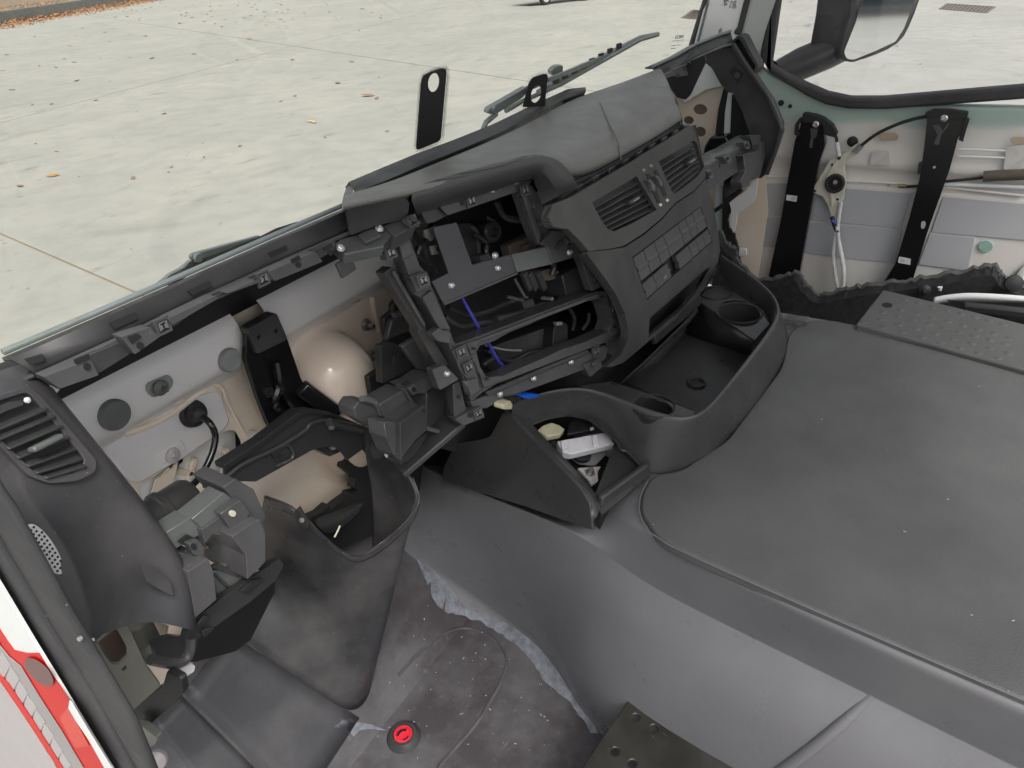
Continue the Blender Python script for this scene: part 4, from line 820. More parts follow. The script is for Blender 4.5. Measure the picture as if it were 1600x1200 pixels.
# lower side pocket
pA, pB, pC = P(925, 821, z=.55), P(700, 740, x=.80), P(785, 645, x=.80)
SPn = plane3(pA, pB, pC)
MB().plate(rnd(zp((35, 432), (90, 322), (200, 305), (245, 290), (300, 185), (330, 195), (450, 320), (560, 430), (650, 525), (690, 590), (704, 712), (400, 604), (30, 490)), 3), SPn, .006).build('side_panel', 'console', CT, bev=.002)
rid0 = [P(*p, pl=SPn) for p in zp((300, 185), (330, 195), (450, 320), (560, 430), (650, 525), (690, 590), (702, 690))]
top_pl = plane3(P(785, 645, x=.795), P(930, 815, z=.565), P(1003, 735, z=.565))
rid1 = [P(*p, pl=top_pl) for p in zp((345, 175), (372, 200), (480, 318), (590, 425), (690, 520), (725, 580), (722, 650))]
rid2 = [P(*p, pl=top_pl, off=-.008) for p in zp((400, 160), (425, 235), (510, 318), (610, 420), (705, 530), (738, 575), (740, 600))]
MB().grid([rid0, [(a + c) / 2 + SPn[1] * .0 + Za * .006 for a, c in zip(rid0, rid1)], rid1, rid2]).build('ridge', 'console', CT, sub=2)
apx = zp((425, 240), (500, 210), (640, 188), (705, 215), (820, 310), (925, 432), (910, 452), (738, 578), (700, 540), (560, 400))
MB().plate(zp((330, 180), (420, 150), (560, 110), (660, 110), (720, 170), (860, 300), (960, 440), (955, 470), (745, 640), (715, 600), (640, 480), (480, 320)), top_pl, .004, [apx], off=-.01).build('pocket_top', 'console', CT)
MB().plate(rnd(zp((800, 330), (925, 432), (912, 452), (738, 578), (712, 552)), 2), top_pl, .004, off=-.016).build('pocket_ledge', 'gloss', CT, bev=.001)
MB().plate([(800, 640), (925, 630), (1010, 735), (935, 800)], (top_pl[0] - Za * .09, top_pl[1]), .004).build('pocket_bottom', 'black', CT)
MB().grid([[P(*p, pl=top_pl, off=-.01) for p in zp((925, 432), (738, 578), (700, 540), (560, 400), (425, 240))], [P(*p, pl=top_pl, off=-.01) - Za * .07 for p in zp((925, 432), (738, 578), (700, 540), (560, 400), (425, 240))]]).build('pocket_wall', 'deep', CT)
MB().tube(cr([P(*p, pl=top_pl, off=-.006) for p in zp((680, 210), (760, 270), (815, 315), (830, 350), (860, 362), (920, 430), (905, 452))], 5), .003).build('pocket_rim', 'gloss', CT)
MB().bar(P(937, 786, pl=top_pl, off=-.006), P(1010, 733, pl=top_pl, off=-.006), .012, .03, Za).build('pocket_edge', 'console', CT, bev=.004)
# contents of the pocket
ip = (top_pl[0] - Za * .035, top_pl[1])
t = thing('white_connector', 'white plastic connector strip lying across the open console pocket', 'connector', P(905, 692, pl=ip))
MB().plate(rnd(zp((545, 312), (770, 270), (800, 325), (605, 370), (570, 362)), 1.5), ip, .016).build('body', 'whitepl', t, bev=.003)
for q in (((560, 310), (590, 303), (598, 340), (568, 350)), ((700, 285), (722, 280), (735, 328), (708, 335))): MB().plate(zp(*q), ip, .008, off=.005).build('latch', 'whitepl', t, bev=.0015)
MB().plate(rnd(zp((515, 320), (530, 305), (545, 320), (540, 340)), 1), ip, .01).build('ear', 'black', t)
t = MB().plate(rnd(zp((458, 262), (478, 242), (520, 228), (555, 240), (578, 258), (560, 280), (500, 292)), 1.5), ip, .014, off=.004).build('cream_connector', 'yel', None, bev=.002, label='cream plug at the top of the open console pocket', cat='plug')
t = thing('pocket_bracket', 'grey steel bracket with a bolt at the bottom of the console pocket', 'bracket', P(920, 738, pl=ip))
MB().plate(rnd(zp((635, 432), (740, 425), (725, 450), (728, 490), (700, 508), (680, 478)), 1.5), ip, .006, off=-.012).build('plate', 'grey2', t, bev=.001)
MB().lathe(P(*zp((690, 455))[0], pl=ip, off=-.012), top_pl[1], [(.010, 0), (.010, .003), (.006, .003), (.006, .012), (.0001, .012)], 6).build('bolt', 'clipsteel', t, smooth=15)
MB().plate(rnd(zp((600, 378), (690, 355), (800, 330), (715, 420), (640, 410)), 3), ip, .004, off=-.03).build('lower_plate', 'rubplug2', t)
MB().lathe(P(*zp((650, 375))[0], pl=ip, off=-.024), top_pl[1], [(.02, 0), (.02, .006), (.0001, .006)], 20).build('rubber_foot', 'black', t)
MB().plate(zp((640, 190), (700, 215), (705, 262), (590, 282), (600, 230)), ip, .01, off=-.01).build('dark_housing', 'deep', t, bev=.002)
MB().plate(zp((692, 252), (707, 248), (709, 257), (695, 260)), ip, .004, off=.001).build('white_clip', 'whitepl', t)
# plugs above the pocket
t = thing('blue_plug', 'bright blue plug with a black cable under the instrument frame', 'plug', P(832, 621, y=.58))
z7b = zc(600, 440, .25)
MB().plate(rnd(z7b((860, 715), (910, 700), (975, 705), (960, 722), (910, 732), (870, 728)), 1), PLY(.575), .014).build('plug_body', 'blue2', t, bev=.002)
MB().plate(rnd(z7b((800, 735), (855, 712), (870, 730), (815, 770)), 2), PLY(.58), .02).build('cable_end', 'black', t, bev=.003)
MB().plate(rnd(z7b((745, 770), (790, 742), (806, 765), (800, 800), (745, 800)), 2), PLY(.585), .02).build('ivory_clip', 'yel', None, bev=.002, label='ivory plastic clip between the frame bottom and the console edge', cat='clip')
# ================================================================== FLOOR AND ENGINE TUNNEL
def rubber_floor():
    M, n, b = nodes('floor_rubber')
    a = tex(n, 6, 8, .72); f = tex(n, 45, 5, .7)
    c = mixc(n, ramp(n, a, [(.42, 0.0), (.62, 1.0)]), (.058, .052, .057), (.098, .097, .104))
    c = mixc(n, ramp(n, f, [(.60, 0.0), (.74, .55)]), c, (.16, .16, .17))
    n.links.new(c, b.inputs['Base Color']); n.links.new(ramp(n, a, [(.35, .38), (.7, .75)]), b.inputs['Roughness'])
    bump(n, b, tex(n, 500, 3), .25, .0006); return M
M_['floor'] = rubber_floor()
def mat_top():
    M, n, b = nodes('embossed_mat')
    t = n.nodes.new('ShaderNodeTexCoord'); vo = n.nodes.new('ShaderNodeTexVoronoi'); vo.inputs['Scale'].default_value = 430; n.links.new(t.outputs['Object'], vo.inputs['Vector'])
    a = tex(n, 3.2, 6, .6); f = tex(n, 60, 4, .7, stretch=(1, .5, 1))
    c = mixc(n, ramp(n, a, [(.35, 0.0), (.72, 1.0)]), (.074, .075, .077), (.118, .120, .120))
    c = mixc(n, ramp(n, f, [(.68, 0.0), (.8, .4)]), c, (.2, .2, .2))
    n.links.new(c, b.inputs['Base Color']); b.inputs['Roughness'].default_value = .5
    p = bump(n, b, vo.outputs['Distance'], .45, .0012); bump(n, b, tex(n, 5, 3), .25, .01, p); return M
M_['mat'] = mat_top()
def zfl(y): return 0.0 if y < .78 else (y - .78) * 1.85
def fz(u, v, off=0):       # where a sight line meets the floor and its toe board
    d = ray(u, v); lo, hi = .2, 4.0
    for _ in range(50):
        md = (lo + hi) / 2; p = EYE + d * md
        if p.z > zfl(p.y) + off: lo = md
        else: hi = md
    return EYE + d * lo
A = [fz(596, 830), fz(640, 868), fz(715, 915), fz(775, 958), fz(850, 1012), fz(890, 1078), fz(935, 1155), V((.64, .12, 0)), V((.60, -.6, 0))]
Cc = [P(640, 716, x=.90), P(690, 746, x=.83), P(788, 786, x=.765), P(858, 814, x=.72), P(925, 846, z=.47), P(1000, 910, z=.425), P(1150, 984, z=.42), P(1364, 1089, z=.42), P(1800, 1303, z=.42)]
Dd = [P(680, 712, x=1.02), P(720, 740, x=.98), P(815, 772, x=.93), P(885, 800, x=.84), P(960, 800, z=.545), P(1012, 832, z=.545), P(1150, 907, z=.545), P(1340, 998, z=.545), P(1800, 1197, z=.545)]
TN = thing('engine_tunnel', 'grey rubber engine tunnel cover with a sharp ridge along its side', 'tunnel cover', V((1.0, .0, 0)))
bul = [0, 0, 0, 0, .018, .05, .06, .06, .05]
def wl(t, k): return [a.lerp(c, t) + V((-1, .3, 0)) * (k * b_) for a, c, b_ in zip(A, Cc, bul)]
rows = [[a + V((-.02, 0, -.03)) for a in A], A, wl(.04, .1), wl(.3, .9), wl(.62, 1.0), wl(.85, .72), wl(.975, .12), Cc, Cc, [c.lerp(d, .05) + Za * .003 for c, d in zip(Cc, Dd)], [c.lerp(d, .45) for c, d in zip(Cc, Dd)], [c.lerp(d, .85) for c, d in zip(Cc, Dd)], Dd, [d + V((.02, .01, .003)) for d in Dd], [d + V((.06, .02, .003)) for d in Dd], [d + V((.2, .02, .002)) for d in Dd]]
MB().grid(rows).build('side_wall', 'tunnel', TN, sub=2)
MB().prism([V((1.02, .9, .5445)), V((.86, .30, .5445)), V((.66, -1.2, .5445)), V((1.66, -1.2, .545)), V((1.64, .3, .545)), V((1.6, .9, .545))], Za, .02).build('top', 'tunnel', TN)
MB().grid([[V((1.66, -1.2, .545)), V((1.64, .3, .545)), V((1.6, .9, .545))], [V((1.72, -1.2, .0)), V((1.70, .3, .0)), V((1.66, .9, .0))]]).build('far_wall', 'tunnel', TN)
cz = [Cc[7], wl(.975, .12)[7], wl(.85, .72)[7], wl(.62, 1.0)[7], wl(.3, .9)[7]]
MB().tube(cr([p + V((.0075, 0, -.004)) for p in cz], 6), [.002] + [.010] * 24, 12).build('crease', 'tunnel', TN)
mo = rnd([(1001, 800), (1004, 768), (1020, 742), (1062, 736), (1136, 688), (1222, 574), (1232, 520), (1262, 499), (1300, 500), (1337, 508), (1450, 536), (1600, 573), (1800, 626), (1800, 1176), (1600, 1092), (1262, 947), (1071, 862), (1028, 838)], 14, 4, keep=(12, 13))
MB().prism([P(*p, z=.556) for p in mo], Za, .02).build('top_mat', 'mat', None, bev=.004, seg=3, label='broad embossed grey rubber mat on top of the engine tunnel', cat='mat')
# welt round the mat
MB().tube([P(u, v, z=.5535) for u, v in cr([(1012, 752, 0), (1001, 775, 0), (999, 800, 0), (1010, 826, 0), (1028, 840, 0), (1071, 864, 0), (1262, 949, 0), (1600, 1094, 0), (1800, 1178, 0)], 4) for _ in (0,)] if False else [P(q.x, q.y, z=.5535) for q in cr([V((u, v, 0)) for u, v in ((1012, 752), (1001, 775), (999, 800), (1010, 826), (1028, 840), (1071, 864), (1262, 949), (1600, 1094), (1800, 1178))], 5)], .0013, 6).build('mat_welt', 'tunnel', TN)
# floor
fl = [[V((x, y, zfl(y))) for x in [.0 + 2.24 * k / 16 for k in range(17)]] for y in (1.0, .95, .88, .82, .785, .775, .70, .6, .4, .1, -.6, -1.3)]
MB().grid(fl).build('cab_floor', 'floor', None, kind='structure')
fa = [fz(*p) for p in ((650, 872), (700, 893), (735, 920), (785, 956), (848, 1002), (868, 1028), (898, 1080), (936, 1148))]
fb = [fz(*p) for p in ((662, 905), (690, 952), (735, 968), (780, 990), (820, 1022), (850, 1062), (890, 1100), (925, 1148))]
def lift(p, h=.004): return p + Za * h
def res_mat():
    M, n, b = nodes('dusty_residue')
    c = ramp(n, tex(n, 35, 7, .75), [(.3, (.08, .085, .095)), (.55, (.19, .205, .235)), (.75, (.29, .31, .35))]); n.links.new(c, b.inputs['Base Color']); b.inputs['Roughness'].default_value = .9
    bump(n, b, tex(n, 160, 5), .25, .001); return M
M_['residue'] = res_mat()
def ragged(pts, amp, k=8):
    p = cr(pts, k); return [q + V((random.uniform(-1, 1), random.uniform(-1, 1), 0)) * amp for q in p]
ra, rb = cr(fa, 8), ragged(fb, .0035, 8)
MB().grid([[lift(p, .003) for p in ra], [lift(p.lerp(q, .5), .004) for p, q in zip(ra, rb)], [lift(p, .003) for p in rb]]).build('felt_residue', 'residue', None, label='pale grey strip of torn felt along the foot of the tunnel', cat='felt strip')
z7c = zc(560, 840, .375)
arc = [fz(*p) for p in z7c((165, 572), (200, 530), (250, 478), (350, 402), (460, 376), (560, 420), (615, 500), (602, 580), (545, 690), (480, 790), (400, 880), (330, 960))]
MB().tube([p + Za * -.0015 for p in cr(arc, 6)], .0042, 8).build('floor_bead', M_['floor'], None, label='raised arched bead in the black floor beside the red plug', cat='floor bead')
# two smooth floor panels at the left
M_['fpanel'] = plastic('scuffed_floor_panel', (.060, .060, .067), .4, grain=700, gb=.2, amt=.5)
for (a, b_, c, d), lab in ((((240, 1128), (283, 1086), (402, 1204), (345, 1270)), 'narrow black floor panel by the door sill'), (((288, 1082), (357, 988), (562, 1122), (470, 1262)), 'smooth black floor panel at the left of the column shroud')):
    g = [[fz(*(V(a).lerp(V(b_), i / 6)).lerp(V(d).lerp(V(c), i / 6), j / 8), off=.003) for j in range(9)] for i in range(7)]
    MB().grid(g).build('floor_panel', 'fpanel', None, solid=.003, smooth=15, label=lab, cat='floor panel')
# red floor plug
pc = P(631, 1152, z=.0); t = thing('floor_plug', 'round red plug with a black collar in the black floor', 'plug', pc)
MB().lathe(pc, Za, [(.037, -.002), (.034, .006), (.027, .014), (.021, .014), (.020, .008)], 32).build('collar', 'plastic', t)
MB().lathe(pc, Za, [(.0195, .004), (.0195, .0125), (.0155, .013), (.015, .007), (.0001, .007)], 32).build('cap', 'redcap', t)
b = MB()
for a in (0.4, 0.9, 1.4, 1.9, 4.0, 4.6): b.box(pc + V((math.cos(a) * .0115, math.sin(a) * .0115, .0075)), V((math.cos(a), math.sin(a), 0)) * .0026, V((-math.sin(a), math.cos(a), 0)) * .0036, Za * .001)
b.build('cap_slot', 'black', t, kind='stuff')
MB().prism([fz(u, v, off=.003) for u, v in ((522, 1136), (534, 1126), (548, 1122), (556, 1128), (580, 1132), (604, 1141), (578, 1138), (562, 1140), (552, 1150), (544, 1140))], Za, .002).build('mud_streak', 'residue', None, label='pale dried streak on the floor left of the red plug', cat='stain')
# black seat plate at the lower edge
pl = PLZ(.20)
MB().plate([(985, 1089), (1240, 1236), (1160, 1330), (860, 1290), (905, 1205)], pl, .006, [ell(993, 1121, 6.5, 6, 0, 14), ell(1021, 1138, 6.5, 6, 0, 14), ell(961, 1174, 7, 6.5, 0, 14), ell(988, 1193, 7, 6.5, 0, 14)]).build('steel_plate', plastic('oily_black_plate', (.016, .016, .013), .42, amt=.2, scratch=True), None, bev=.002, label='black steel plate with round holes at the lower edge of the floor', cat='plate')
# ================================================================== STEERING COLUMN SHROUD
CS = thing('column_shroud', 'empty black steering column shroud standing open on the floor', 'column shroud', P(545, 1105, z=0))
rimS = [P(413, 775, x=.43), P(440, 784, x=.432), P(466, 796, x=.436), P(500, 832, x=.447), P(535, 864, x=.475), P(562, 872, x=.505), P(608, 840, x=.565), P(643, 806, x=.60), P(655, 780, x=.62), P(645, 748, x=.632), P(604, 702, x=.635), P(592, 672, x=.64), P(565, 664, x=.63)]
baseS = [fz(*p, off=.003) for p in ((362, 984), (410, 1022), (450, 1050), (490, 1078), (525, 1102), (548, 1112), (562, 1106), (572, 1096), (580, 1078), (584, 1045), (585, 1015), (584, 990), (582, 970))]
midS = [P(395, 870, x=.44), P(430, 895, x=.445), P(462, 920, x=.45), P(500, 950, x=.458), P(536, 978, x=.475), P(560, 985, x=.495), P(590, 955, x=.53), P(612, 925, x=.56), P(625, 890, x=.585), P(630, 860, x=.60), P(620, 830, x=.615), P(600, 800, x=.62), P(585, 780, x=.62)]
low = [a.lerp(c, .5) for a, c in zip(midS, baseS)]
rows = [[p + V((.004, .004, -.02)) for p in rimS], [p + V((.003, .002, .0)) for p in rimS], rimS, [a.lerp(c, .06) for a, c in zip(rimS, midS)], [a.lerp(c, .5) for a, c in zip(rimS, midS)], midS, low, baseS]
MB().grid(rows).build('shell', 'shroud', CS, sub=2, solid=.004)
# cut flap and tabs on the rim
MB().tube(cr([p + Za * .0015 for p in rimS[4:10]], 4), .0016, 6).build('rim_highlight', 'frame', CS)  # paler bead paints the highlight along this stretch of the rim
pf = plane3(P(565, 664, x=.63), P(604, 702, x=.635), P(600, 720, x=.632))
MB().plate(z9 if False else [(563, 664), (585, 674), (594, 679), (602, 683), (600, 690), (594, 698), (604, 712), (580, 720), (563, 700)], pf, .004, off=.003).build('rim_tab', 'shroud', CS, bev=.001)
MB().lathe(P(606, 710, x=.63), V((-.6, -.6, .5)), [(.007, 0), (.006, .003), (.003, .003), (.003, .0), (.0001, 0)], 14).build('screw', 'clipsteel', CS)
MB().plate(rnd([(459, 800), (466, 793), (482, 822), (478, 828), (462, 815)], 2), plane3(P(459, 800, x=.432), P(466, 793, x=.433), P(480, 826, x=.436)), .006, off=.004).build('side_clip', 'gloss', CS, bev=.0015)
MB().lathe(P(472, 812, x=.428), V((-.8, -.5, .3)), [(.005, 0), (.0045, .003), (.0001, .004)], 10).build('screw', 'clipsteel', CS)
zs = zc(350, 560, .25)
ap_ = plane3(P(*zs((0, 680))[0], y=.80), P(*zs((560, 330))[0], y=.83), P(*zs((300, 600))[0], y=.835))
ap_ = PLY(.835)
MB().plate(rnd(zs((0, 668), (230, 518), (470, 332), (550, 322), (700, 350), (870, 420), (880, 560), (770, 640), (745, 600), (690, 548), (560, 570), (200, 772), (60, 768), (0, 740)), 3), ap_, .004).build('arch', 'gloss', CS, bev=.001)
MB().plate(rnd(zs((0, 668), (230, 518), (470, 332), (550, 322), (700, 350), (700, 362), (560, 345), (490, 352), (250, 540), (10, 700)), 2), PLY(.828), .022).build('arch_flange', 'deep', CS, bev=.002)
MB().tube(cr([P(*p, y=.832) for p in zs((10, 745), (120, 660), (330, 560), (500, 455), (540, 410), (620, 385), (700, 410), (830, 450))], 5), .0035, 8).build('arch_bead', 'plastic', CS)
MB().tube(cr([P(*p, y=.832) for p in zs((290, 590), (390, 540), (430, 580), (420, 630), (330, 670))], 4), .003, 6).build('arch_bead', 'plastic', CS)
MB().plate(zs((300, 590), (350, 570), (362, 605), (312, 628)), PLY(.829), .003).build('square_hole', 'black', CS)
MB().tube([P(*p, y=.824) for p in zs((655, 400), (860, 445))], .008).build('cross_tube', 'plastic', CS)
MB().lathe(P(*zs((668, 428))[0], y=.822), V((0, -1, .3)), [(.006, 0), (.005, .005), (.0001, .006)], 12).build('screw', 'clipsteel', CS)
t = MB().plate(rnd(zs((580, 570), (680, 535), (745, 575), (660, 615)), 2), PLY(.85), .03).build('lower_bracket', 'gloss', CS, bev=.002)
MB().lathe(P(*zs((676, 550))[0], y=.845), V((0, -1, .6)), [(.008, 0), (.007, .005), (.0035, .005), (.003, .003), (.0001, .003)], 6).build('bolt', 'steel', t, smooth=15)
# torn black insulation behind the shroud opening
MB().plate(zs((745, 560), (762, 640), (752, 690), (826, 750), (812, 808), (842, 828), (785, 842), (782, 858), (720, 900), (665, 946), (660, 916), (600, 968), (500, 1015), (520, 1150), (700, 1200), (1200, 1000), (1250, 600), (900, 450)), PLY(.90), .02).build('torn_insulation', 'black', None, label='torn black insulation edge seen through the column shroud opening', cat='insulation')
MB().grid([[P(*p, y=.885) for p in zs((540, 1000), (700, 960), (860, 880))], [P(*p, y=.86) for p in zs((600, 1060), (720, 1030), (870, 900))], [P(*p, y=.87) for p in zs((640, 1110), (740, 1060), (850, 960))]]).build('inner_duct', 'gloss', None, sub=2, label='smooth black duct lying inside the column shroud', cat='duct')
MB().tube([P(*p, y=.80) for p in zs((690, 1118), (710, 1080), (725, 1045))], .0018, 5).build('straw', 'yel', None, label='dry straw stuck inside the column shroud', cat='straw')
# ================================================================== LOWER CROSS BEAM
CBm = thing('cross_beam', 'dark plastic cross beam of stepped boxes between shroud and instrument frame', 'cross beam', P(610, 660, y=.72))
z9 = zc(560, 560, 1 / 6)
def yb(q, y, t, name='beam_box', mat='frame', r=1.5, bev=.003): return MB().plate(rnd(z9(*q), r, 2), PLY(y), t).build(name, mat, CBm, bev=bev)
yb(((-40, 470), (10, 400), (100, 395), (190, 440), (235, 560), (250, 640), (150, 660), (60, 600), (-20, 560)), .715, .035, mat='frame', r=2, bev=.003)
yb(((200, 430), (440, 285), (530, 420), (300, 590), (250, 560)), .70, .04)
yb(((460, 270), (560, 230), (690, 140), (700, 300), (640, 330), (560, 330)), .70, .04)
yb(((300, 590), (395, 610), (615, 440), (640, 480), (640, 660), (560, 740), (400, 950), (330, 900), (260, 740), (240, 600)), .665, .035, mat='frame')
yb(((395, 608), (618, 436), (645, 470), (645, 670), (480, 820), (398, 960)), .655, .012, mat='plastic')
yb(((640, 300), (720, 260), (810, 290), (832, 370), (800, 620), (760, 720), (660, 650), (640, 480)), .70, .04, 'side_panel', 'plastic')
yb(((425, 285), (445, 280), (520, 415), (500, 425)), .693, .02, 'beam_rib')
yb(((475, 285), (530, 240), (575, 315), (515, 350)), .69, .03, 'socket_block', 'frame')
MB().plate(z9((500, 285), (530, 268), (548, 305), (515, 322)), PLY(.69), .003, off=.001).build('socket_hole', 'black', CBm)
MB().plate(z9((410, 245), (465, 208), (495, 235), (430, 262)), PLY(.69), .003, off=.002).build('socket_hole', 'black', CBm)
MB().plate(ell(*z9((612, 492))[0], 2.2, 2.6), PLY(.654), .002).build('round_hole', 'black', CBm)
MB().tube(cr([P(*p, y=.71) for p in z9((30, 378), (110, 392), (180, 440), (215, 520))], 5), .005).build('beam_rib', 'frame2', CBm)
MB().tube([P(*p, y=.68) for p in z9((645, 655), (745, 685))], .004).build('beam_rib', 'frame2', CBm)
yb(((560, 760), (640, 690), (760, 700), (640, 810), (470, 960), (400, 1000), (400, 960)), .70, .03, 'lower_shelf', 'plastic')
MB().bar(P(*z9((380, 1040))[0], y=.72), P(*z9((940, 560))[0], y=.66), .05, .012, Za).build('lower_rail', 'plastic', CBm, bev=.003)
# black kick panel between beam and tunnel
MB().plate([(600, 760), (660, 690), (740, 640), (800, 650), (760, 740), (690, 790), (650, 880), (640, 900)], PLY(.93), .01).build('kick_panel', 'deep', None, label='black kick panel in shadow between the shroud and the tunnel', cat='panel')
# ================================================================== FUSE BOX CARRIER (left)
FB = thing('fuse_carrier', 'empty grey fuse carrier left of the column shroud', 'fuse carrier', P(320, 900, y=.7))
zl = zc(200, 700, .3001)
def fb(q, y, t, name='carrier_box', mat='frame', r=1.5, bev=.003, hole=()): return MB().plate(rnd(zl(*q), r, 2), PLY(y), t, hole).build(name, mat, FB, bev=bev)
fb(((330, 372), (500, 232), (580, 290), (575, 330), (500, 360), (390, 420)), .70, .03, mat='frame2')  # paler plastic paints the light on this up-facing top
fb(((495, 205), (560, 160), (655, 215), (720, 360), (680, 400), (600, 330)), .70, .06, mat='frame')
fb(((200, 440), (330, 360), (390, 420), (370, 455), (240, 530)), .705, .03, mat='frame2')
MB().plate(zl((262, 490), (310, 452), (350, 470), (300, 512)), PLY(.70), .003, off=.001).build('square_hole', 'black', FB)
fb(((385, 425), (500, 345), (545, 335), (600, 400), (530, 445), (505, 460), (440, 450), (400, 500)), .695, .02, mat='frame')
fb(((480, 345), (540, 300), (590, 270), (640, 340), (600, 390), (540, 430)), .685, .012, 'label_plate', 'frame')
MB().plate(ell(*zl((546, 342))[0], 5, 5), PLY(.682), .002).build('round_hole', 'nat', FB)
fb(((540, 462), (640, 395), (690, 370), (716, 450), (716, 590), (690, 620), (622, 685), (615, 560)), .67, .10, mat='frame')
fb(((315, 500), (365, 480), (400, 520), (400, 570), (345, 560)), .69, .012, 'socket_block', 'frame')
MB().plate(ell(*zl((345, 515))[0], 4, 5), PLY(.688), .002).build('round_hole', 'black', FB)
fb(((310, 645), (418, 575), (445, 640), (462, 790), (350, 885), (330, 760)), .675, .09, mat='frame')
fb(((260, 540), (345, 560), (400, 530), (415, 570), (310, 640), (280, 600)), .70, .02, mat='frame')
fb(((440, 650), (500, 610), (530, 600), (612, 660), (610, 690), (465, 795)), .71, .01, 'shelf', 'frame2')
for q in (((440, 625), (480, 600), (590, 665), (575, 672)), ((445, 655), (455, 650), (530, 720), (515, 730))): fb(q, .705, .008, 'shelf_rib', 'plastic')
fb(((500, 470), (560, 450), (600, 520), (615, 680), (520, 590)), .735, .02, 'back_wall', 'deep')
fb(((400, 500), (430, 455), (480, 450), (510, 500), (495, 560), (450, 600), (405, 560)), .77, .01, 'cavity', 'black')
for q, y in ((((398, 528), (485, 452), (512, 500), (500, 545), (470, 590), (430, 565), (450, 520)), .745), ((500, 780), (570, 720), (680, 635), (715, 660), (690, 690), (600, 750), (550, 790)) and (((500, 780), (570, 720), (600, 740), (550, 795)), .70), (((600, 720), (680, 632), (715, 662), (650, 690)), .695)):
    fb(q, y, .008, 'tan_bracket', 'tan')
fb(((300, 960), (480, 820), (780, 600), (760, 760), (640, 1000), (560, 1060), (330, 1120)), .935, .004, 'dark_backing', 'black')  # added black plate that darkens the open area behind the rail
fb(((330, 905), (480, 790), (560, 740), (700, 640), (790, 580), (812, 605), (770, 690), (640, 800), (340, 1010), (310, 1060), (300, 1000)), .69, .012, 'lower_rail', 'gloss')
for q in (((360, 920), (400, 870), (435, 880), (380, 930)), ((385, 955), (440, 930), (450, 945), (395, 990)), ((590, 745), (650, 690), (710, 680), (620, 760))): fb(q, .684, .004, 'rail_slot', 'black')
MB().tube(cr([P(*p, y=.69) for p in zl((330, 985), (320, 1060), (290, 1105), (230, 1120), (120, 1100))], 5), .007).build('rail_hoop', 'plastic', FB)
fb(((130, 1010), (230, 980), (320, 990), (310, 1070), (250, 1105), (150, 1090)), .72, .01, 'lower_cover', 'gloss')
MB().plate(rnd(zl((265, 1160), (330, 1120), (352, 1135), (345, 1165), (290, 1200), (270, 1185)), 2), PLY(.70), .02).build('white_plug', 'whitepl', None, bev=.003, label='small white plug hanging above the floor panel by the door pillar', cat='plug')
# ================================================================== LEFT VENT POD
PV = thing('vent_pod', 'grey corner pod with a slatted air vent and speaker grille by the driver door', 'vent pod', P(200, 850, x=.1))
PO = plane3(P(75, 600, x=.13), P(290, 880, x=.165), P(40, 790, x=.05)); on = PO[1]
def pr(l): return [P(u, v, pl=PO, off=o) for u, v, o in l]
raw = [(((-60, 602, -.05), (-10, 583, -.05), (22, 571, -.05), (46, 568, -.045), (54, 571, -.05), (58, 574, -.08))),
        (((-60, 622, -.004), (5, 606, -.002), (36, 597, -.002), (62, 594, -.008), (72, 596, -.02), (76, 598, -.07))),
        (((-60, 700, 0), (20, 690, 0), (70, 655, 0), (112, 652, -.004), (121, 655, -.016), (124, 658, -.07))),
        (((-60, 760, 0), (30, 760, 0), (110, 735, 0), (170, 722, -.004), (178, 725, -.016), (181, 728, -.07))),
        (((-60, 800, 0), (52, 790, .002), (140, 768, -.002), (213, 775, -.003), (221, 779, -.016), (224, 782, -.07))),
        (((-20, 840, 0), (85, 826, .003), (160, 812, -.010), (248, 822, -.003), (256, 827, -.016), (259, 830, -.07))),
        (((20, 880, 0), (112, 866, .008), (190, 850, -.028), (276, 862, -.004), (285, 868, -.018), (288, 871, -.07))),
        (((60, 930, 0), (132, 915, .010), (205, 900, -.034), (292, 905, -.006), (301, 910, -.02), (303, 914, -.07))),
        (((90, 970, 0), (142, 955, .008), (215, 938, -.036), (295, 945, -.006), (306, 950, -.02), (308, 952, -.07))),
        (((120, 1002, 0), (147, 997, 0), (225, 965, -.024), (292, 983, -.008), (306, 986, -.022), (308, 988, -.07)))]
rows = []
for i, r in enumerate(raw):
    r = list(r[0]) if len(r) == 1 else list(r); a, c = r[1], r[2]; f = .16
    dip = -.016 if i >= 6 else (-.006 if i == 5 else 0)
    r.insert(2, (a[0] + (c[0] - a[0]) * f, a[1] + (c[1] - a[1]) * f, a[2] + (c[2] - a[2]) * f + dip)); r.insert(1, (a[0] - 6, a[1] + 1, a[2] - .002)); rows.append(pr(r))
MB().grid(rows).build('shell', 'pod', PV, sub=2)
ven = rnd(zb((-80, 440), (150, 364), (205, 392), (380, 590), (538, 775), (528, 842), (430, 890), (275, 903), (160, 860), (0, 690), (-80, 640)), 9, 4)
vin = rnd(zb((-75, 470), (140, 400), (175, 415), (340, 610), (470, 765), (455, 815), (390, 845), (255, 868), (190, 835), (10, 660), (-75, 600)), 7, 4)
MB().plate(ven, PO, .010, [vin], off=.005).build('vent_frame', 'pod', PV, bev=.002)
vt = MB().plate(vin, PO, .002, off=.0022).build('air_vent', 'black', PV)  # flat black plate painted in for the shade of the vent recess
for (a, c) in (((-80, 620), (250, 485)), ((-40, 660), (290, 525)), ((30, 705), (330, 580)), ((85, 755), (370, 640)), ((140, 800), (405, 705)), ((185, 838), (440, 760)), ((240, 865), (462, 800))):
    a, c = P(*zb(a)[0], pl=PO, off=.004), P(*zb(c)[0], pl=PO, off=.004); MB().bar(a, c, .009, .0030, (on * .35 + Za)).build('slat', 'plastic', vt, bev=.001)
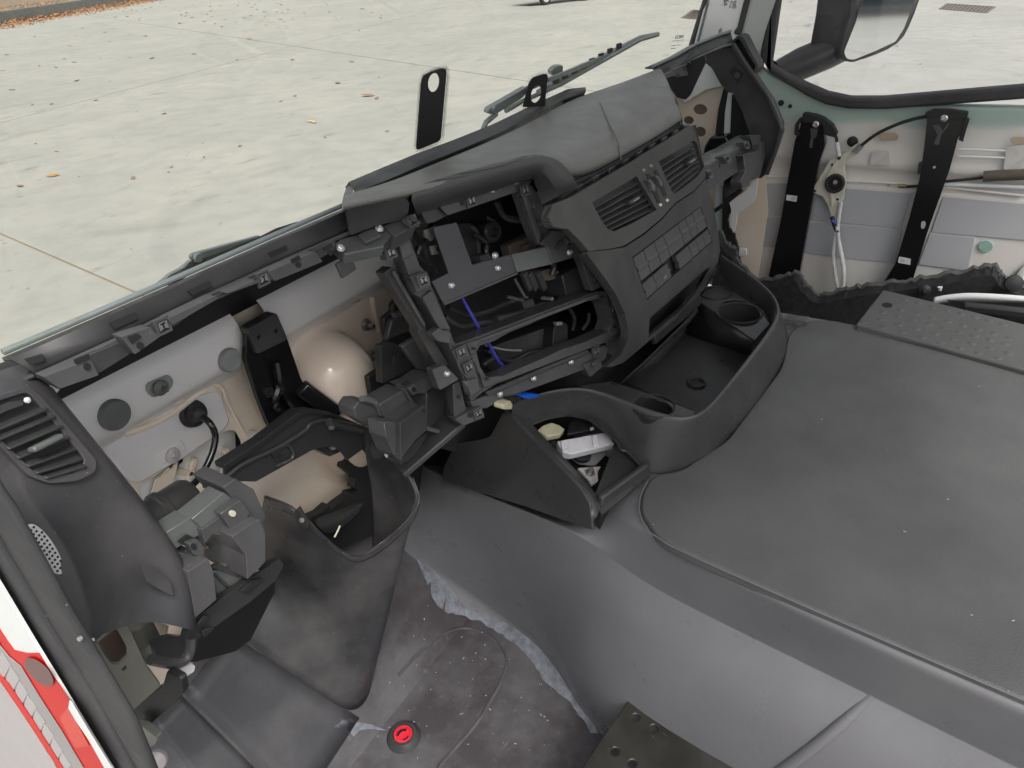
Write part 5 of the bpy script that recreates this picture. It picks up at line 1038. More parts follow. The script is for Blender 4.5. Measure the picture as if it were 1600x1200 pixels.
MB().bar(P(*zb((170, 720))[0], pl=PO, off=.014), P(*zb((335, 640))[0], pl=PO, off=.014), .006, .010, on).build('vent_tab', 'frame2', vt, bev=.002)
MB().plate(rnd(zb((-80, 510), (60, 450), (130, 440), (130, 470), (40, 500), (-80, 560)), 3), PO, .006, off=.009).build('vent_lever', 'plastic', vt, bev=.0015)
MB().lathe(P(*zb((147, 443))[0], pl=PO, off=.006), on, [(.003, 0), (.0028, .002), (.0001, .0028)], 14).build('white_dot', 'label', vt)
el = ell(71, 858, 46, 15, 57, 28)
g = MB().plate(ell(71, 858, 49, 17.5, 57, 28), PO, .006, off=.004).build('speaker_rim', 'pod', PV, bev=.002)
MB().plate(el, PO, .002, off=.0052).build('speaker_grille', flat('grey_mesh', (.62, .62, .64), .5), g)
b = MB()
for i in range(-5, 6):
    for j in (-1.5, -.5, .5, 1.5):
        x, y = i * 7.6 + j * 1.5, j * 6.2
        if (x / 43) ** 2 + (y / 13.5) ** 2 < 1:
            c, s = math.cos(math.radians(57)), math.sin(math.radians(57)); b.cyl(P(71 + x * c - y * s, 858 + x * s + y * c, pl=PO, off=.0053), on, .0013, .0006, 6)
b.build('grille_holes', 'black', g, kind='stuff', smooth=0)
MB().plate(rnd(zc(0, 800, .3333)((665, 255), (720, 250), (800, 330), (815, 395), (755, 365), (690, 330)), 3), PO, .002, off=-.004).build('moulded_badge', 'pod', PV, bev=.001)
# ================================================================== DRIVER DOOR FRAME AND OUTER SIDE
zq = zc(0, 940, .21667)
DS = thing('door_seal', 'black rubber door seal down the front edge of the driver doorway', 'door seal', P(100, 1000, x=0))
inn = [(-80, 650), (-5, 775), (13, 800), (91, 940), (125, 998), (204, 1128), (236, 1204), (262, 1270)]
grv = [(-80, 700), (-40, 775), (-12, 835), (50, 940), (84, 997), (148, 1100), (206, 1202), (240, 1272)]
outr = [(-80, 765), (-55, 815), (-22, 880), (14, 940), (50, 1000), (108, 1094), (174, 1202), (212, 1272)]
MB().plate(inn + grv[::-1], PLX(0), .008).build('inner_lip', 'seal', DS, bev=.003, seg=3)
MB().plate(grv + outr[::-1], PLX(-.004), .008).build('outer_lip', 'seal', DS, bev=.003, seg=3)
SPL = thing('cab_side', 'white cab side with red livery and a painted grey reflection outside the driver doorway', 'body panel', P(60, 1100, x=-.01))
pb = PLX(-.012)
MB().plate([(-90, 760), (-55, 816), (-22, 881), (13.5, 940), (49.5, 1000), (107.5, 1094), (173.5, 1202), (190, 1232), (-20, 1222), (-60, 1000)], pb, .003).build('panel', 'white', SPL)
def dec(q, mat, off, name): return MB().plate(q, pb, .0006, off=off).build(name, mat, SPL)
red = zq((-250, 0), (-60, 130), (0, 205), (100, 350), (280, 372), (500, 716), (490, 760), (720, 1200), (620, 1200), (640, 1260), (420, 1260), (0, 590), (-250, 200))
dec(zq((-130, -100), (0, 205), (60, 295), (100, 350), (190, 372), (280, 372), (388, 545), (500, 716), (640, 930), (800, 1210), (810, 1240), (440, 1240), (240, 900), (0, 545), (-130, 100)), 'red', .0006, 'red_band')
dec(zq((500, 716), (520, 735), (650, 950), (810, 1210), (760, 1215), (640, 1000), (545, 860), (492, 770)), 'white', .002, 'white_stripe')
dec(zq((488, 760), (545, 862), (640, 1040), (540, 1055), (430, 840)), 'red2', .0018, 'pale_red_patch')
dec(zq((-130, 50), (0, 320), (60, 395), (150, 470), (300, 715), (440, 930), (600, 1200), (640, 1270), (470, 1270), (280, 945), (130, 715), (0, 525), (-130, 120)), 'grey', .0018, 'grey_band')
for k in range(8):
    x, y = -10 + k * 62, 395 + k * 103
    dec(zq((x + 20, y - 30), (x + 85, y + 65), (x + 30, y + 165), (x - 25, y + 120)), 'grey2', .0026, 'pale_louver')
dec(zq((-130, 100), (0, 580), (120, 760), (280, 1000), (430, 1240), (-130, 1240)), 'grey2', .0012, 'grey_reflection')  # reflection on the lower panel, put into the colour as plain grey
dec(zq((-10, 520), (60, 590), (240, 860), (480, 1240), (440, 1240), (200, 870), (0, 575)), 'red', .0034, 'red_stripe')
MB().plate(ell(*zq((280, 510))[0], 29, 13, 44, 24), pb, .0006, off=.0026).build('oval_recess', flat('dark_red_recess', (.13, .03, .03), .35), SPL)
# bare door pillar metal below the pod
DPl = thing('door_pillar', 'bare grey green door pillar metal with a square hole below the pod', 'pillar', P(200, 1060, x=.09))
dp = plane3(P(130, 1000, x=.05), P(215, 1110, x=.07), P(260, 1040, x=.11))
MB().plate(rnd(zq((580, 280), (690, 305), (830, 180), (905, 140), (1060, 470), (1160, 605), (940, 800), (900, 830), (800, 690)), 3), dp, .004, [rnd(zq((705, 295), (838, 195), (915, 330), (910, 400), (860, 450), (810, 455), (765, 405)), 4)]).build('sheet', 'dgrey', DPl, bev=.001)
MB().plate(zq((680, 260), (880, 160), (960, 380), (820, 500), (720, 430)), (dp[0] - dp[1] * .035, dp[1]), .004).build('inner_sheet', flat('brown_inner_metal', (.16, .10, .07), .5), DPl)
MB().plate(zq((880, 495), (908, 465), (914, 478), (888, 500)), dp, .001, off=.001).build('slot', 'black', DPl)
MB().tube([P(*zq((965, 130))[0], x=.125), P(*zq((1085, 375))[0], x=.125)], .019, 16).build('hinge_tube', 'dgrey', DPl, bev=.003)
MB().lathe(P(*zq((1080, 360))[0], x=.12), V((-.5, -.6, .5)), [(.012, 0), (.01, .008), (.0001, .009)], 14).build('bolt', 'dgrey', DPl)
MB().plate(zq((1000, 110), (1200, 190), (1190, 240), (1120, 340), (1040, 230)), PLX(.155), .004).build('tan_sheet', 'tan', DPl)
MB().plate(rnd(zq((905, 800), (1000, 690), (1170, 610), (1200, 500), (1300, 560), (1320, 660), (1070, 900), (960, 890)), 4), PLX(.10), .010).build('black_block', 'black', DPl, bev=.003)
MB().plate(rnd(zq((930, 880), (1030, 900), (1135, 985), (1120, 1030), (1050, 1070), (990, 1010)), 4), PLX(.08), .01).build('lower_bracket', 'dgrey', DPl, bev=.003)
MB().lathe(P(*zq((1135, 1135))[0], x=.09), V((-.6, -.5, .4)), [(.016, 0), (.015, .006), (.006, .012), (.0001, .012)], 18).build('lower_bolt', 'grey', DPl)
MB().lathe(P(126, 997, x=.0), V((-1, -.3, .3)), [(.0025, 0), (.002, .002), (.0001, .002)], 10).build('trim_screw', 'steel', DPl)
MB().box(V((.06, .40, .13)), Xa * .05, Ya * .35, Za * .13).build('door_sill', 'black', None, bev=.02, label='black door sill under the driver doorway seal', cat='door sill')
# ================================================================== PASSENGER DOOR
zr = zc(1180, 100, .31667); zt = zc(1180, 0, .2625); zu = zc(1080, 320, .325)
DX = 2.30
def door_mat():
    M, n, b = nodes('door_paint')
    g = n.nodes.new('ShaderNodeNewGeometry'); sp = n.nodes.new('ShaderNodeSeparateXYZ'); n.links.new(g.outputs['Position'], sp.inputs[0])
    ns = n.nodes.new('ShaderNodeTexNoise'); ns.inputs['Scale'].default_value = 3.2; n.links.new(g.outputs['Position'], ns.inputs['Vector'])
    a = n.nodes.new('ShaderNodeMath'); a.operation = 'MULTIPLY_ADD'; n.links.new(ns.outputs[0], a.inputs[0]); a.inputs[1].default_value = .16; n.links.new(sp.outputs['Z'], a.inputs[2])
    c = mixc(n, ramp(n, tex(n, 4, 4), [(.35, 0.0), (.68, 1.0)]), (.66, .65, .63), (.67, .63, .58))
    c = mixc(n, ramp(n, a.outputs[0], [(.945, 0.0), (.965, 1.0)]), c, (.42, .53, .485))
    n.links.new(c, b.inputs['Base Color']); b.inputs['Roughness'].default_value = .35; return M
M_['door'] = door_mat()
PDr = thing('passenger_door', 'stripped passenger door inside with cream paint, green primer and grey damping sheets', 'door', V((2.32, 0, .2)))
ys = [.62 - 1.6 * k / 16 for k in range(17)]
def dtop(y): return .942 + (max(0, y - .28) / .3) ** 2 * .085 if y > .28 else .942 + max(0, .28 - y) * .02
prof = [(1.0, .03), (1.0, .0), (.93, .012), (.86, .016), (.80, .004), (.765, -.008), (.755, .006), (.735, .012), (.715, .010), (.700, -.006), (.692, .0), (.60, .0), (.40, .0), (.15, .0)]
rows = []
for k, (z, dx) in enumerate(prof):
    rows.append([V((DX + dx, y, (dtop(y) - (0 if k < 2 else 0)) if k < 2 else z + (dtop(y) - .955) * max(0, (z - .7) / .3))) for y in ys])
MB().grid(rows).build('inner_panel', 'door', PDr, sub=1)
MB().box(V((DX + .09, -.18, .44)), Xa * .02, Ya * .80, Za * .48).build('outer_skin', 'white', PDr, bev=.01)
for q, lab in ((((50, 592), (158, 590), (135, 752), (38, 745)), 0), (((20, 757), (133, 757), (110, 906), (10, 902)), 0), (((308, 585), (430, 612), (772, 640), (720, 812), (278, 772)), 0), (((252, 778), (725, 818), (690, 985), (238, 932)), 0), (((928, 655), (1500, 705), (1500, 885), (868, 830)), 0), (((862, 835), (1085, 856), (1050, 1022), (805, 990)), 0)):
    MB().plate(rnd(zr(*q), 2), PLX(DX - .001), .003, off=.003).build('damping_pad', 'damp', PDr, bev=.001)
for q in (((605, 345), (620, 338), (690, 340), (708, 355), (700, 376), (620, 378)), ((1258, 372), (1275, 360), (1330, 360), (1400, 362), (1400, 398), (1275, 398))):
    MB().plate(rnd(zr(*q), 2, 3), PLX(DX - .004), .002, off=.006).build('oval_hole', 'tan', PDr, bev=.001)
MB().plate(ell(*zr((1137, 900))[0], 11.5, 9.5, 0, 24), PLX(DX - .001), .002, off=.005).build('round_plug', flat('mint_plug', (.30, .47, .40), .5), PDr, bev=.001)
for q in (((575, 440), (600, 425), (655, 430), (664, 500), (566, 495)), ((1240, 410), (1326, 400), (1400, 400), (1400, 530), (1225, 520))):
    MB().plate(rnd(zr(*q), 1.5), PLX(DX - .002), .001, off=.009).build('tape_patch', flat('clear_tape', (.62, .60, .58), .3), PDr)
for uv, r in (((128, 192), .009), ((173, 208), .006), ((660, 598), .003)):
    MB().cyl(P(*zr(uv)[0], x=DX - .002), V((-1, 0, 0)), r, .004, 14).build('clip_hole', 'black' if r > .004 else 'steel', PDr)
MB().lathe(P(*zr((480, 383))[0], x=DX - .005), V((-1, 0, 0)), [(.016, 0), (.014, .006), (.006, .009), (.005, .016), (.0001, .016)], 16).build('rubber_buffer', 'black', PDr)
MB().tube(cr([P(*p, x=DX - .008) for p in zr((60, 555), (300, 560), (430, 575), (800, 596), (1326, 650))], 4), .004).build('pressed_edge', 'door', PDr)
MB().tube(cr([P(*p, x=DX - .012) for p in zr((800, 585), (940, 592), (1326, 608), (1500, 618))], 4), .006).build('pressed_edge', 'white', PDr)
for y_ in (420, 455): MB().tube([P(*p, x=DX - .008) for p in zr((1000, y_), (1226, y_ + 8), (1500, y_ + 18))], .003).build('pressed_edge', 'white', PDr)
# speaker opening at the far right
spx = P(1652, 446, x=DX - .012)
t = thing('door_speaker', 'white ringed speaker opening low in the passenger door at the right edge', 'speaker', spx)
MB().lathe(spx, V((-1, 0, 0)), [(.105, 0), (.105, .006), (.095, .012), (.088, .012), (.086, .004), (.07, .006), (.066, .010), (.06, .004), (.0001, .004)], 40).build('ring', 'white', t)
for k in range(7):
    a = k * .9; MB().cyl(spx + V((-.0125, math.cos(a) * .077, math.sin(a) * .077)), V((-1, 0, 0)), .009, .001, 14).build('hole', 'black', t)
MB().cyl(spx + V((-.006, 0, 0)), V((-1, 0, 0)), .058, .001, 28).build('cone', 'black', t)
# window seal and glass
sl_o = zt((140, 0), (112, 200), (85, 380), (180, 440), (300, 500), (420, 555), (560, 585), (760, 582), (1600, 510), (2200, 460)); sl_i = zt((80, 0), (55, 165), (32, 330), (80, 430), (190, 500), (300, 568), (420, 625), (560, 652), (780, 652), (1600, 590), (2200, 540))
MB().plate(zt((200, -300), (140, 0), (112, 200), (85, 385), (180, 442), (300, 502), (420, 553), (560, 583), (760, 583), (1600, 512), (2200, 462), (2200, 542), (1600, 592), (780, 652), (560, 650), (420, 625), (300, 570), (190, 502), (80, 432), (28, 335), (52, 165), (80, 0), (130, -300)), PLX(DX - .02), .05).build('window_seal', 'seal', PDr, bev=.008, seg=3)
MB().plate(zt((170, -200), (112, 200), (85, 385), (300, 505), (560, 588), (1600, 515), (2200, 465), (2300, -200)), PLX(DX + .012), .004).build('window_glass', 'clear', PDr)
# ---- window regulator
WR = thing('window_regulator', 'bare window regulator with two black rails and cream cable drum on the passenger door', 'window regulator', P(1300, 320, x=DX - .03))
ra_ = PLX(DX - .04)
for q in (((235, 262), (330, 270), (345, 400), (310, 500), (250, 850), (217, 1040), (62, 1065), (120, 800), (170, 520), (195, 380), (215, 330)), ((850, 250), (1045, 240), (1020, 330), (1000, 370), (960, 520), (850, 830), (778, 1065), (630, 1085), (690, 990), (760, 760), (812, 560), (835, 400))):
    r = MB().plate(rnd(zr(*q), 2), ra_, .03).build('guide_rail', 'blackgloss', WR, bev=.004)
for q in (((250, 240), (300, 250), (340, 265), (385, 300), (405, 340), (395, 365), (340, 350), (330, 300), (235, 290), (232, 245)), ((835, 245), (880, 225), (960, 225), (1052, 238), (1048, 262), (1000, 280), (900, 262), (850, 265))):
    MB().plate(rnd(zr(*q), 2), ra_, .02, off=.012).build('end_cap', 'black', WR, bev=.004)
for q in (((215, 270), (235, 262), (232, 290), (210, 300), (208, 330), (220, 340), (215, 355), (192, 350), (195, 300)), ((1040, 265), (1058, 275), (1040, 330), (1025, 385), (1003, 375), (1010, 345), (1025, 310), (1015, 290)), ((805, 492), (825, 488), (815, 545), (800, 540))):
    MB().plate(rnd(zr(*q), 1), ra_, .02, off=.006).build('side_hook', 'black', WR, bev=.002)
for uv in ((299, 298), (932, 268)):
    MB().lathe(P(*zr(uv)[0], pl=ra_, off=.013), ra_[1], [(.0095, 0), (.0095, .003), (.006, .005), (.004, .002), (.0001, .002)], 18).build('screw', 'steel', WR)
for q in (((270, 318), (310, 318), (300, 360), (285, 370), (282, 415), (265, 412), (275, 360)), ((875, 300), (905, 300), (925, 330), (950, 292), (960, 298), (920, 345), (905, 400), (880, 395), (900, 350))):
    MB().plate(rnd(zr(*q), 1), ra_, .004, off=.003).build('stamped_mark', 'frame', WR, bev=.001)
for q, mk in ((((155, 645), (208, 652), (203, 680), (152, 672)), (157, 650, 172, 668)), (((710, 950), (768, 962), (765, 992), (704, 980)), (745, 962, 763, 986))):
    lb = MB().plate(zr(*q), ra_, .0006, off=.001).build('paper_label', 'label', WR)
    q4 = [P(*p, pl=ra_, off=.0014) for p in zr(*q)]
    b = MB()
    for k in range(3): a = q4[0].lerp(q4[3], .3 + k * .2); c = q4[1].lerp(q4[2], .3 + k * .2); b.bar(a.lerp(c, .15 if q[0][0] > 500 else .45), a.lerp(c, .5 if q[0][0] > 500 else .85), .0016, .0002, ra_[1])
    b.build('fine_print', 'grey', lb, kind='stuff')
MB().plate(rnd(zr((820, 778), (838, 775), (842, 790), (834, 812), (820, 814), (817, 800)), 2), ra_, .001, off=.001).build('slot', 'grey2', WR)
MB().cyl(P(*zr((884, 509))[0], pl=ra_), ra_[1], .004, .001, 12).build('hole', 'grey2', WR)
db_ = PLX(DX - .03)
MB().plate(rnd(zr((500, 395), (528, 400), (520, 420), (490, 455), (450, 475), (440, 500), (447, 580), (436, 668), (412, 700), (402, 755), (372, 757), (358, 700), (330, 655), (290, 640), (284, 612), (340, 520), (365, 475), (420, 450)), 2), db_, .014).build('drum_bracket', 'nat', WR, bev=.003)
for q in (((350, 560), (395, 480), (480, 420), (470, 440), (400, 500), (365, 570)), ((365, 600), (375, 600), (385, 700), (375, 705))): MB().plate(rnd(zr(*q), 1), db_, .005, off=.005).build('bracket_rib', 'nat', WR, bev=.001)
for uv in ((380, 497), (295, 626), (406, 668)): MB().cyl(P(*zr(uv)[0], pl=db_), db_[1], .004, .001, 12).build('bracket_hole', 'black', WR)
dr = MB().lathe(P(*zr((395, 587))[0], pl=db_), db_[1], [(.029, 0), (.029, .012), (.026, .014), (.020, .013), (.019, .008), (.010, .008), (.009, .014), (.0001, .014)], 30).build('cable_drum', 'black', WR)
MB().cyl(P(*zr((395, 583))[0], pl=db_, off=.014), db_[1], .007, .0015, 6).build('drum_socket', 'grey', dr)
for k in range(16):
    a = k * math.pi / 8; c = P(*zr((395, 587))[0], pl=db_, off=.012)
    MB().box(c + V((0, math.cos(a) * .0225, math.sin(a) * .0225)), Xa * .003, V((0, math.cos(a), math.sin(a))) * .003, V((0, -math.sin(a), math.cos(a))) * .0011).build('tooth', 'frame', dr)
MB().tube([P(*p, x=DX - .035) for p in zr((492, 435), (525, 402))], .008, 10).build('cable_end', 'rubplug2', WR)
MB().tube(cr([P(*p, x=DX - .038) for p in zr((520, 405), (600, 345), (700, 298), (780, 272), (850, 258))], 6), .0048, 8).build('cable', 'black', WR)
MB().tube(cr([P(*p, x=DX - .034) for p in zr((385, 330), (400, 365), (405, 400), (415, 470))], 5), .0048, 8).build('cable', 'black', WR)
MB().tube([P(*p, x=DX - .034) for p in zr((402, 385), (414, 455))], .0065, 8).build('cable_sleeve', 'label', WR)
MB().tube(cr([P(*p, x=DX - .034) for p in zr((424, 680), (412, 760), (408, 840), (425, 930), (438, 1020), (428, 1100), (418, 1135))], 5), .006, 8).build('white_cable', 'label', WR)
MB().tube(cr([P(*p, x=DX - .038) for p in zr((402, 800), (395, 860), (385, 940), (395, 1040), (410, 1110), (418, 1135))], 5), .0062, 8).build('white_cable', 'label', WR)
MB().tube(cr([P(*p, x=DX - .042) for p in zr((408, 830), (415, 900), (430, 980), (436, 1060), (425, 1130))], 5), .006, 8).build('white_cable', 'label', WR)
MB().tube([P(*p, x=DX - .038) for p in zr((378, 755), (392, 800), (405, 835))], .0065, 8).build('cable_boot', 'black', WR)
MB().tube([P(*p, x=DX - .044) for p in zr((378, 772), (394, 786))], .005, 8).build('blue_clip', 'blue', WR)
# latch pull cable
t = thing('latch_cable', 'door latch cable with brown foam sleeve behind the second regulator rail', 'cable', P(1450, 285, x=DX - .02))
MB().tube(cr([P(*p, x=DX - .02) for p in zr((705, 600), (760, 604), (830, 598), (940, 580), (1040, 570), (1130, 560))], 5), .0042, 8).build('cable', 'black', t)
MB().tube([P(*p, x=DX - .02) for p in zr((705, 601), (745, 603))], .006, 8).build('ferrule', flat('brass', (.35, .28, .15), .4, .8), t)
MB().tube(cr([P(*p, x=DX - .02) for p in zr((1125, 555), (1200, 550), (1326, 545), (1500, 530))], 4), .015, 12).build('foam_sleeve', 'foam', t)
# ================================================================== PASSENGER PILLAR AND DASH END
zf_ = zc(1000, 0, .26667); zg = zc(1020, 50, .25)
PAp = plane3(P(1120, 50, x=2.2), P(1120, 50, x=2.2) + V((-.65, .75, 0)), P(1120, 50, x=2.2) + V((0, -.25, 1)))
AP = thing('pillar', 'white painted front pillar with a black slot beside the windscreen', 'pillar', P(1120, 90, pl=PAp))
MB().plate(zf_((425, -260), (408, 0), (378, 120), (335, 262), (300, 330), (560, 330), (580, 160), (615, 0), (680, -260)), PAp, .03, [rnd(zf_((462, 175), (478, 162), (482, 180), (470, 215), (452, 222)), 1.5)]).build('sheet', 'white', AP, bev=.004)
MB().plate(zf_((440, 150), (490, 150), (485, 230), (440, 230)), (PAp[0] - PAp[1] * .032, PAp[1]), .003).build('slot_back', 'black', AP)
MB().plate(zf_((470, -260), (403, 0), (372, 60), (318, 268), (296, 276), (345, 120), (383, 0), (440, -260)), PAp, .02, off=.006).build('glass_seal', 'seal', AP, bev=.003)
MB().plate(zf_((400, 20), (405, 20), (345, 260), (338, 260)), PAp, .01, off=.003).build('bright_edge', 'wiper', AP)
MB().plate(zf_((690, -260), (622, 0), (580, 165), (556, 200), (598, 215), (655, 0), (725, -260)), PAp, .03, off=.012).build('gasket', 'seal', AP, bev=.006)
b = MB()
for (cx, cy) in ((500, 12), (545, 28)):
    for k in range(26): b.plate(ell(*zf_((cx + random.uniform(-20, 20), cy + random.uniform(-22, 22)))[0], random.uniform(.6, 1.3), random.uniform(.5, .9), 0, 6), PAp, .001, off=.001)
b.build('stamp_print', 'ink', AP, kind='stuff', smooth=0)
TRm = MB().plate(zf_((880, -260), (805, 0), (735, 330), (730, 400), (757, 455), (752, 560), (700, 470), (598, 215), (655, 0), (720, -260)), (PAp[0] + PAp[1] * .0, PAp[1]), .03, off=.02).build('pillar_trim', paint('pale_grey_trim', (.40, .42, .41), .5, var=.08), None, bev=.006, label='pale grey trim between the white pillar and the passenger window seal', cat='trim')
# inner side wall with oval holes behind the dash end
SWp = PLX(2.22)
SW = thing('side_wall', 'white and beige inner side wall with three oval holes beyond the dash pad', 'side wall', V((2.22, .7, .5)))
ov = [ell(1094, 171, 11, 8.5, 0, 16), ell(1076, 188, 8, 6.5, 0, 16), ell(1094, 206, 9, 8, 0, 16)]
MB().plate([(1030, 130), (1075, 150), (1103, 92), (1135, 80), (1160, 120), (1190, 200), (1200, 330), (1180, 460), (1090, 440), (1040, 300)], SWp, .004, ov).build('sheet', 'cream', SW)
MB().plate([(1060, 160), (1120, 160), (1120, 225), (1060, 225)], PLX(2.25), .003).build('hole_back', flat('dim_brown_metal', (.20, .16, .13), .5), SW)
MB().plate(rnd(zg((155, 395), (185, 388), (210, 425), (325, 205), (345, 200), (430, 310), (425, 340), (330, 360), (240, 415), (205, 440)), 2), SWp, .012, off=.012).build('white_gusset', 'white', SW, bev=.003)
MB().plate(zg((445, 340), (478, 350), (440, 660), (388, 655), (410, 480)), SWp, .01, off=.02).build('black_strip', 'black', SW)
MB().plate(zg((470, 370), (500, 380), (495, 480), (480, 700), (440, 690), (450, 500)), SWp, .012, off=.03).build('white_strut', 'white', SW, bev=.003)
MB().plate(rnd(zg((355, 660), (455, 650), (485, 710), (430, 760), (330, 820), (310, 800), (320, 720)), 3), SWp, .05, off=.09).build('black_bracket', 'blackgloss', SW, bev=.005)
MB().plate(zg((495, 390), (560, 400), (620, 640), (480, 705)), SWp, .01, off=.035).build('dark_gap', 'black', SW)
MB().plate(zg((385, 950), (445, 920), (440, 1060), (425, 1300), (385, 1300)), SWp, .02, off=.02).build('teal_strut', paint('pale_green_metal', (.42, .50, .48), .4, var=.1), SW, bev=.004)
fp = cr([V((x, y, 0)) for x, y in zg((440, 960), (555, 870), (560, 960), (500, 1020), (475, 1060), (490, 1110), (470, 1160), (475, 1220), (510, 1270), (530, 1340), (540, 1400), (560, 1470), (640, 1600), (400, 1600), (440, 1200))], 5)
MB().plate([(p.x + random.uniform(-1, 1), p.y + random.uniform(-.6, .6)) for p in fp[:-1]], SWp, .012, off=.035).build('torn_felt', 'black', SW)
MB().plate(rnd(zg((475, 1060), (560, 1010), (655, 915), (648, 1010), (632, 1062), (528, 1140), (520, 1210), (505, 1260), (480, 1200), (490, 1110)), 3), SWp, .008, off=.05).build('sheet_flap', 'greyprimer', SW, bev=.003)
MB().plate(rnd([(1155, 388), (1166, 389), (1167, 400), (1154, 401)], 2), SWp, .01, off=.05).build('white_tab', 'label', SW, bev=.003)
MB().tube([P(*p, x=1.85) for p in zg((375, 1125), (450, 1075), (555, 985))], .006, 8).build('black_rod', 'black', SW)
# dash end frame
DE = thing('dash_end_frame', 'black dash end frame with a grab slot standing by the passenger pillar', 'dash frame', P(1190, 230, x=2.12))
de = PLX(2.12)
MB().plate(rnd(zf_((352, 325), (440, 285), (510, 262), (545, 258), (590, 330), (660, 445), (762, 592), (822, 735), (818, 800), (740, 1020), (705, 1048), (690, 1040), (660, 900), (640, 775), (600, 660), (545, 545), (515, 542), (470, 490), (420, 400), (385, 370)), 2), de, .05).build('side_cheek', 'plastic', DE, bev=.004)
MB().plate(rnd(zf_((528, 250), (575, 205), (605, 215), (640, 285), (695, 385), (672, 445), (560, 300)), 3), (de[0] - Xa * .0, de[1]), .06, [rnd(zf_((545, 250), (572, 225), (588, 235), (625, 300), (678, 388), (664, 425), (560, 290)), 2)], off=.012).build('grab_slot_rim', 'plastic', DE, bev=.003)
MB().plate(zf_((535, 250), (580, 215), (690, 390), (665, 440)), de, .003, off=-.03).build('grab_slot_back', 'deep', DE)
MB().plate(zf_((520, 420), (550, 388), (608, 432), (572, 490)), de, .003, off=.002).build('square_recess', 'black', DE)
MB().cyl(P(*zf_((570, 440))[0], pl=de, off=.002), de[1], .009, .004, 12).build('recess_stud', 'frame', DE)
MB().tube(cr([P(*p, x=2.105) for p in zf_((545, 258), (620, 380), (690, 480), (765, 592), (824, 735), (820, 800), (742, 1020))], 5), .008).build('edge_roll', 'plastic', DE)
rt = [P(1020, 106, x=1.62), P(1055, 90, x=1.85), P(1088, 71, x=2.02), P(1125, 56, x=2.1), P(1142, 51, x=2.12)]
rb2 = [P(1032, 116, x=1.60), P(1062, 102, x=1.84), P(1094, 84, x=2.0), P(1130, 69, x=2.09), P(1146, 66, x=2.115)]
MB().grid([[p + Ya * .02 for p in rt], rt, rb2, [p - Za * .012 for p in rb2]]).build('top_rail', 'plastic', DE, solid=.003)
MB().tube([p + Za * .004 for p in rt], .004).build('rail_edge', 'wiper', DE)
MB().tube([p - Za * .004 - Ya * .004 for p in rb2], .003).build('rail_lip', 'frame2', DE)
for q in (((160, 375), (200, 355), (205, 370), (165, 392)), ((285, 300), (320, 285), (322, 300), (290, 316))): MB().plate(zf_(*q), plane3(rt[0], rb2[0], rt[2]), .001, off=.003).build('slot', 'black', DE)
bp = plane3(P(1040, 120, x=1.62), P(1092, 92, x=2.0), P(1040, 130, x=1.615))
for q in (((130, 445), (205, 410), (215, 440), (160, 455)), ((200, 408), (260, 378), (285, 440), (245, 447), (215, 430)), ((285, 365), (330, 345), (360, 395), (320, 402))):
    MB().plate(rnd(zf_(*q), 1), bp, .015).build('socket_block', 'frame', DE, bev=.002)
for q in (((255, 395), (270, 390), (275, 412), (262, 418)), ((330, 360), (342, 358), (348, 380), (336, 384))): MB().plate(zf_(*q), bp, .002, off=.0015).build('socket_hole', 'black', DE)
MB().plate(zf_((95, 410), (200, 395), (375, 325), (385, 360), (290, 560), (265, 585), (215, 570), (150, 480)), PLX(1.9), .01).build('dark_liner', 'black', DE)
# passenger cross beam
PB = thing('passenger_beam', 'grey open cross beam with three sockets between centre panel and dash end', 'cross beam', P(1150, 260, y=.52))
by = plane3(P(1101, 270, x=1.60), P(1185, 215, x=2.08), P(1105, 310, x=1.60))
MB().plate(rnd(zf_((382, 975), (500, 920), (620, 845), (650, 835), (690, 890), (672, 985), (600, 1095), (590, 1000), (500, 1050), (400, 1115)), 1), by, .012, [zf_((462, 965), (468, 960), (468, 982), (462, 986))]).build('front_plate', 'frame', PB, bev=.002)
tp = [P(*p, pl=by) for p in zf_((382, 972), (500, 918), (620, 843), (650, 833))]
MB().grid([tp, [p + Ya * .03 + Za * .018 for p in tp]]).build('top_flange', 'frame2', PB, solid=.004)
for q in (((390, 1000), (410, 990), (436, 1035), (412, 1048)), ((485, 915), (520, 900), (540, 945), (515, 958)), ((605, 830), (635, 825), (650, 870), (625, 875))):
    MB().plate(rnd(zf_(*q), 1), by, .02, off=.014).build('socket_block', 'frame2', PB, bev=.002)
    cx = sum(p[0] for p in q) / 4; cy = sum(p[1] for p in q) / 4
    MB().plate(ell(*zf_((cx, cy))[0], 2.2, 3.2), by, .002, off=.0155).build('socket_hole', 'black', PB)
MB().plate(rnd(zf_((605, 905), (690, 880), (692, 930), (640, 1090), (600, 1100), (590, 1060), (620, 1000)), 2), by, .03, off=.02).build('end_post', 'frame', PB, bev=.003)
MB().plate(rnd(zf_((640, 790), (708, 788), (705, 825), (755, 835), (740, 900), (700, 1040), (650, 1060), (690, 900), (660, 850)), 2), by, .03, off=.006).build('end_box', 'frame', PB, bev=.003)
MB().plate(zf_((655, 850), (700, 845), (690, 880), (660, 880)), by, .003, off=.0215).build('end_hole', 'black', PB)
MB().plate(zf_((495, 1060), (590, 1000), (598, 1095), (500, 1160)), by, .003, off=-.03).build('opening_back', 'black', PB)
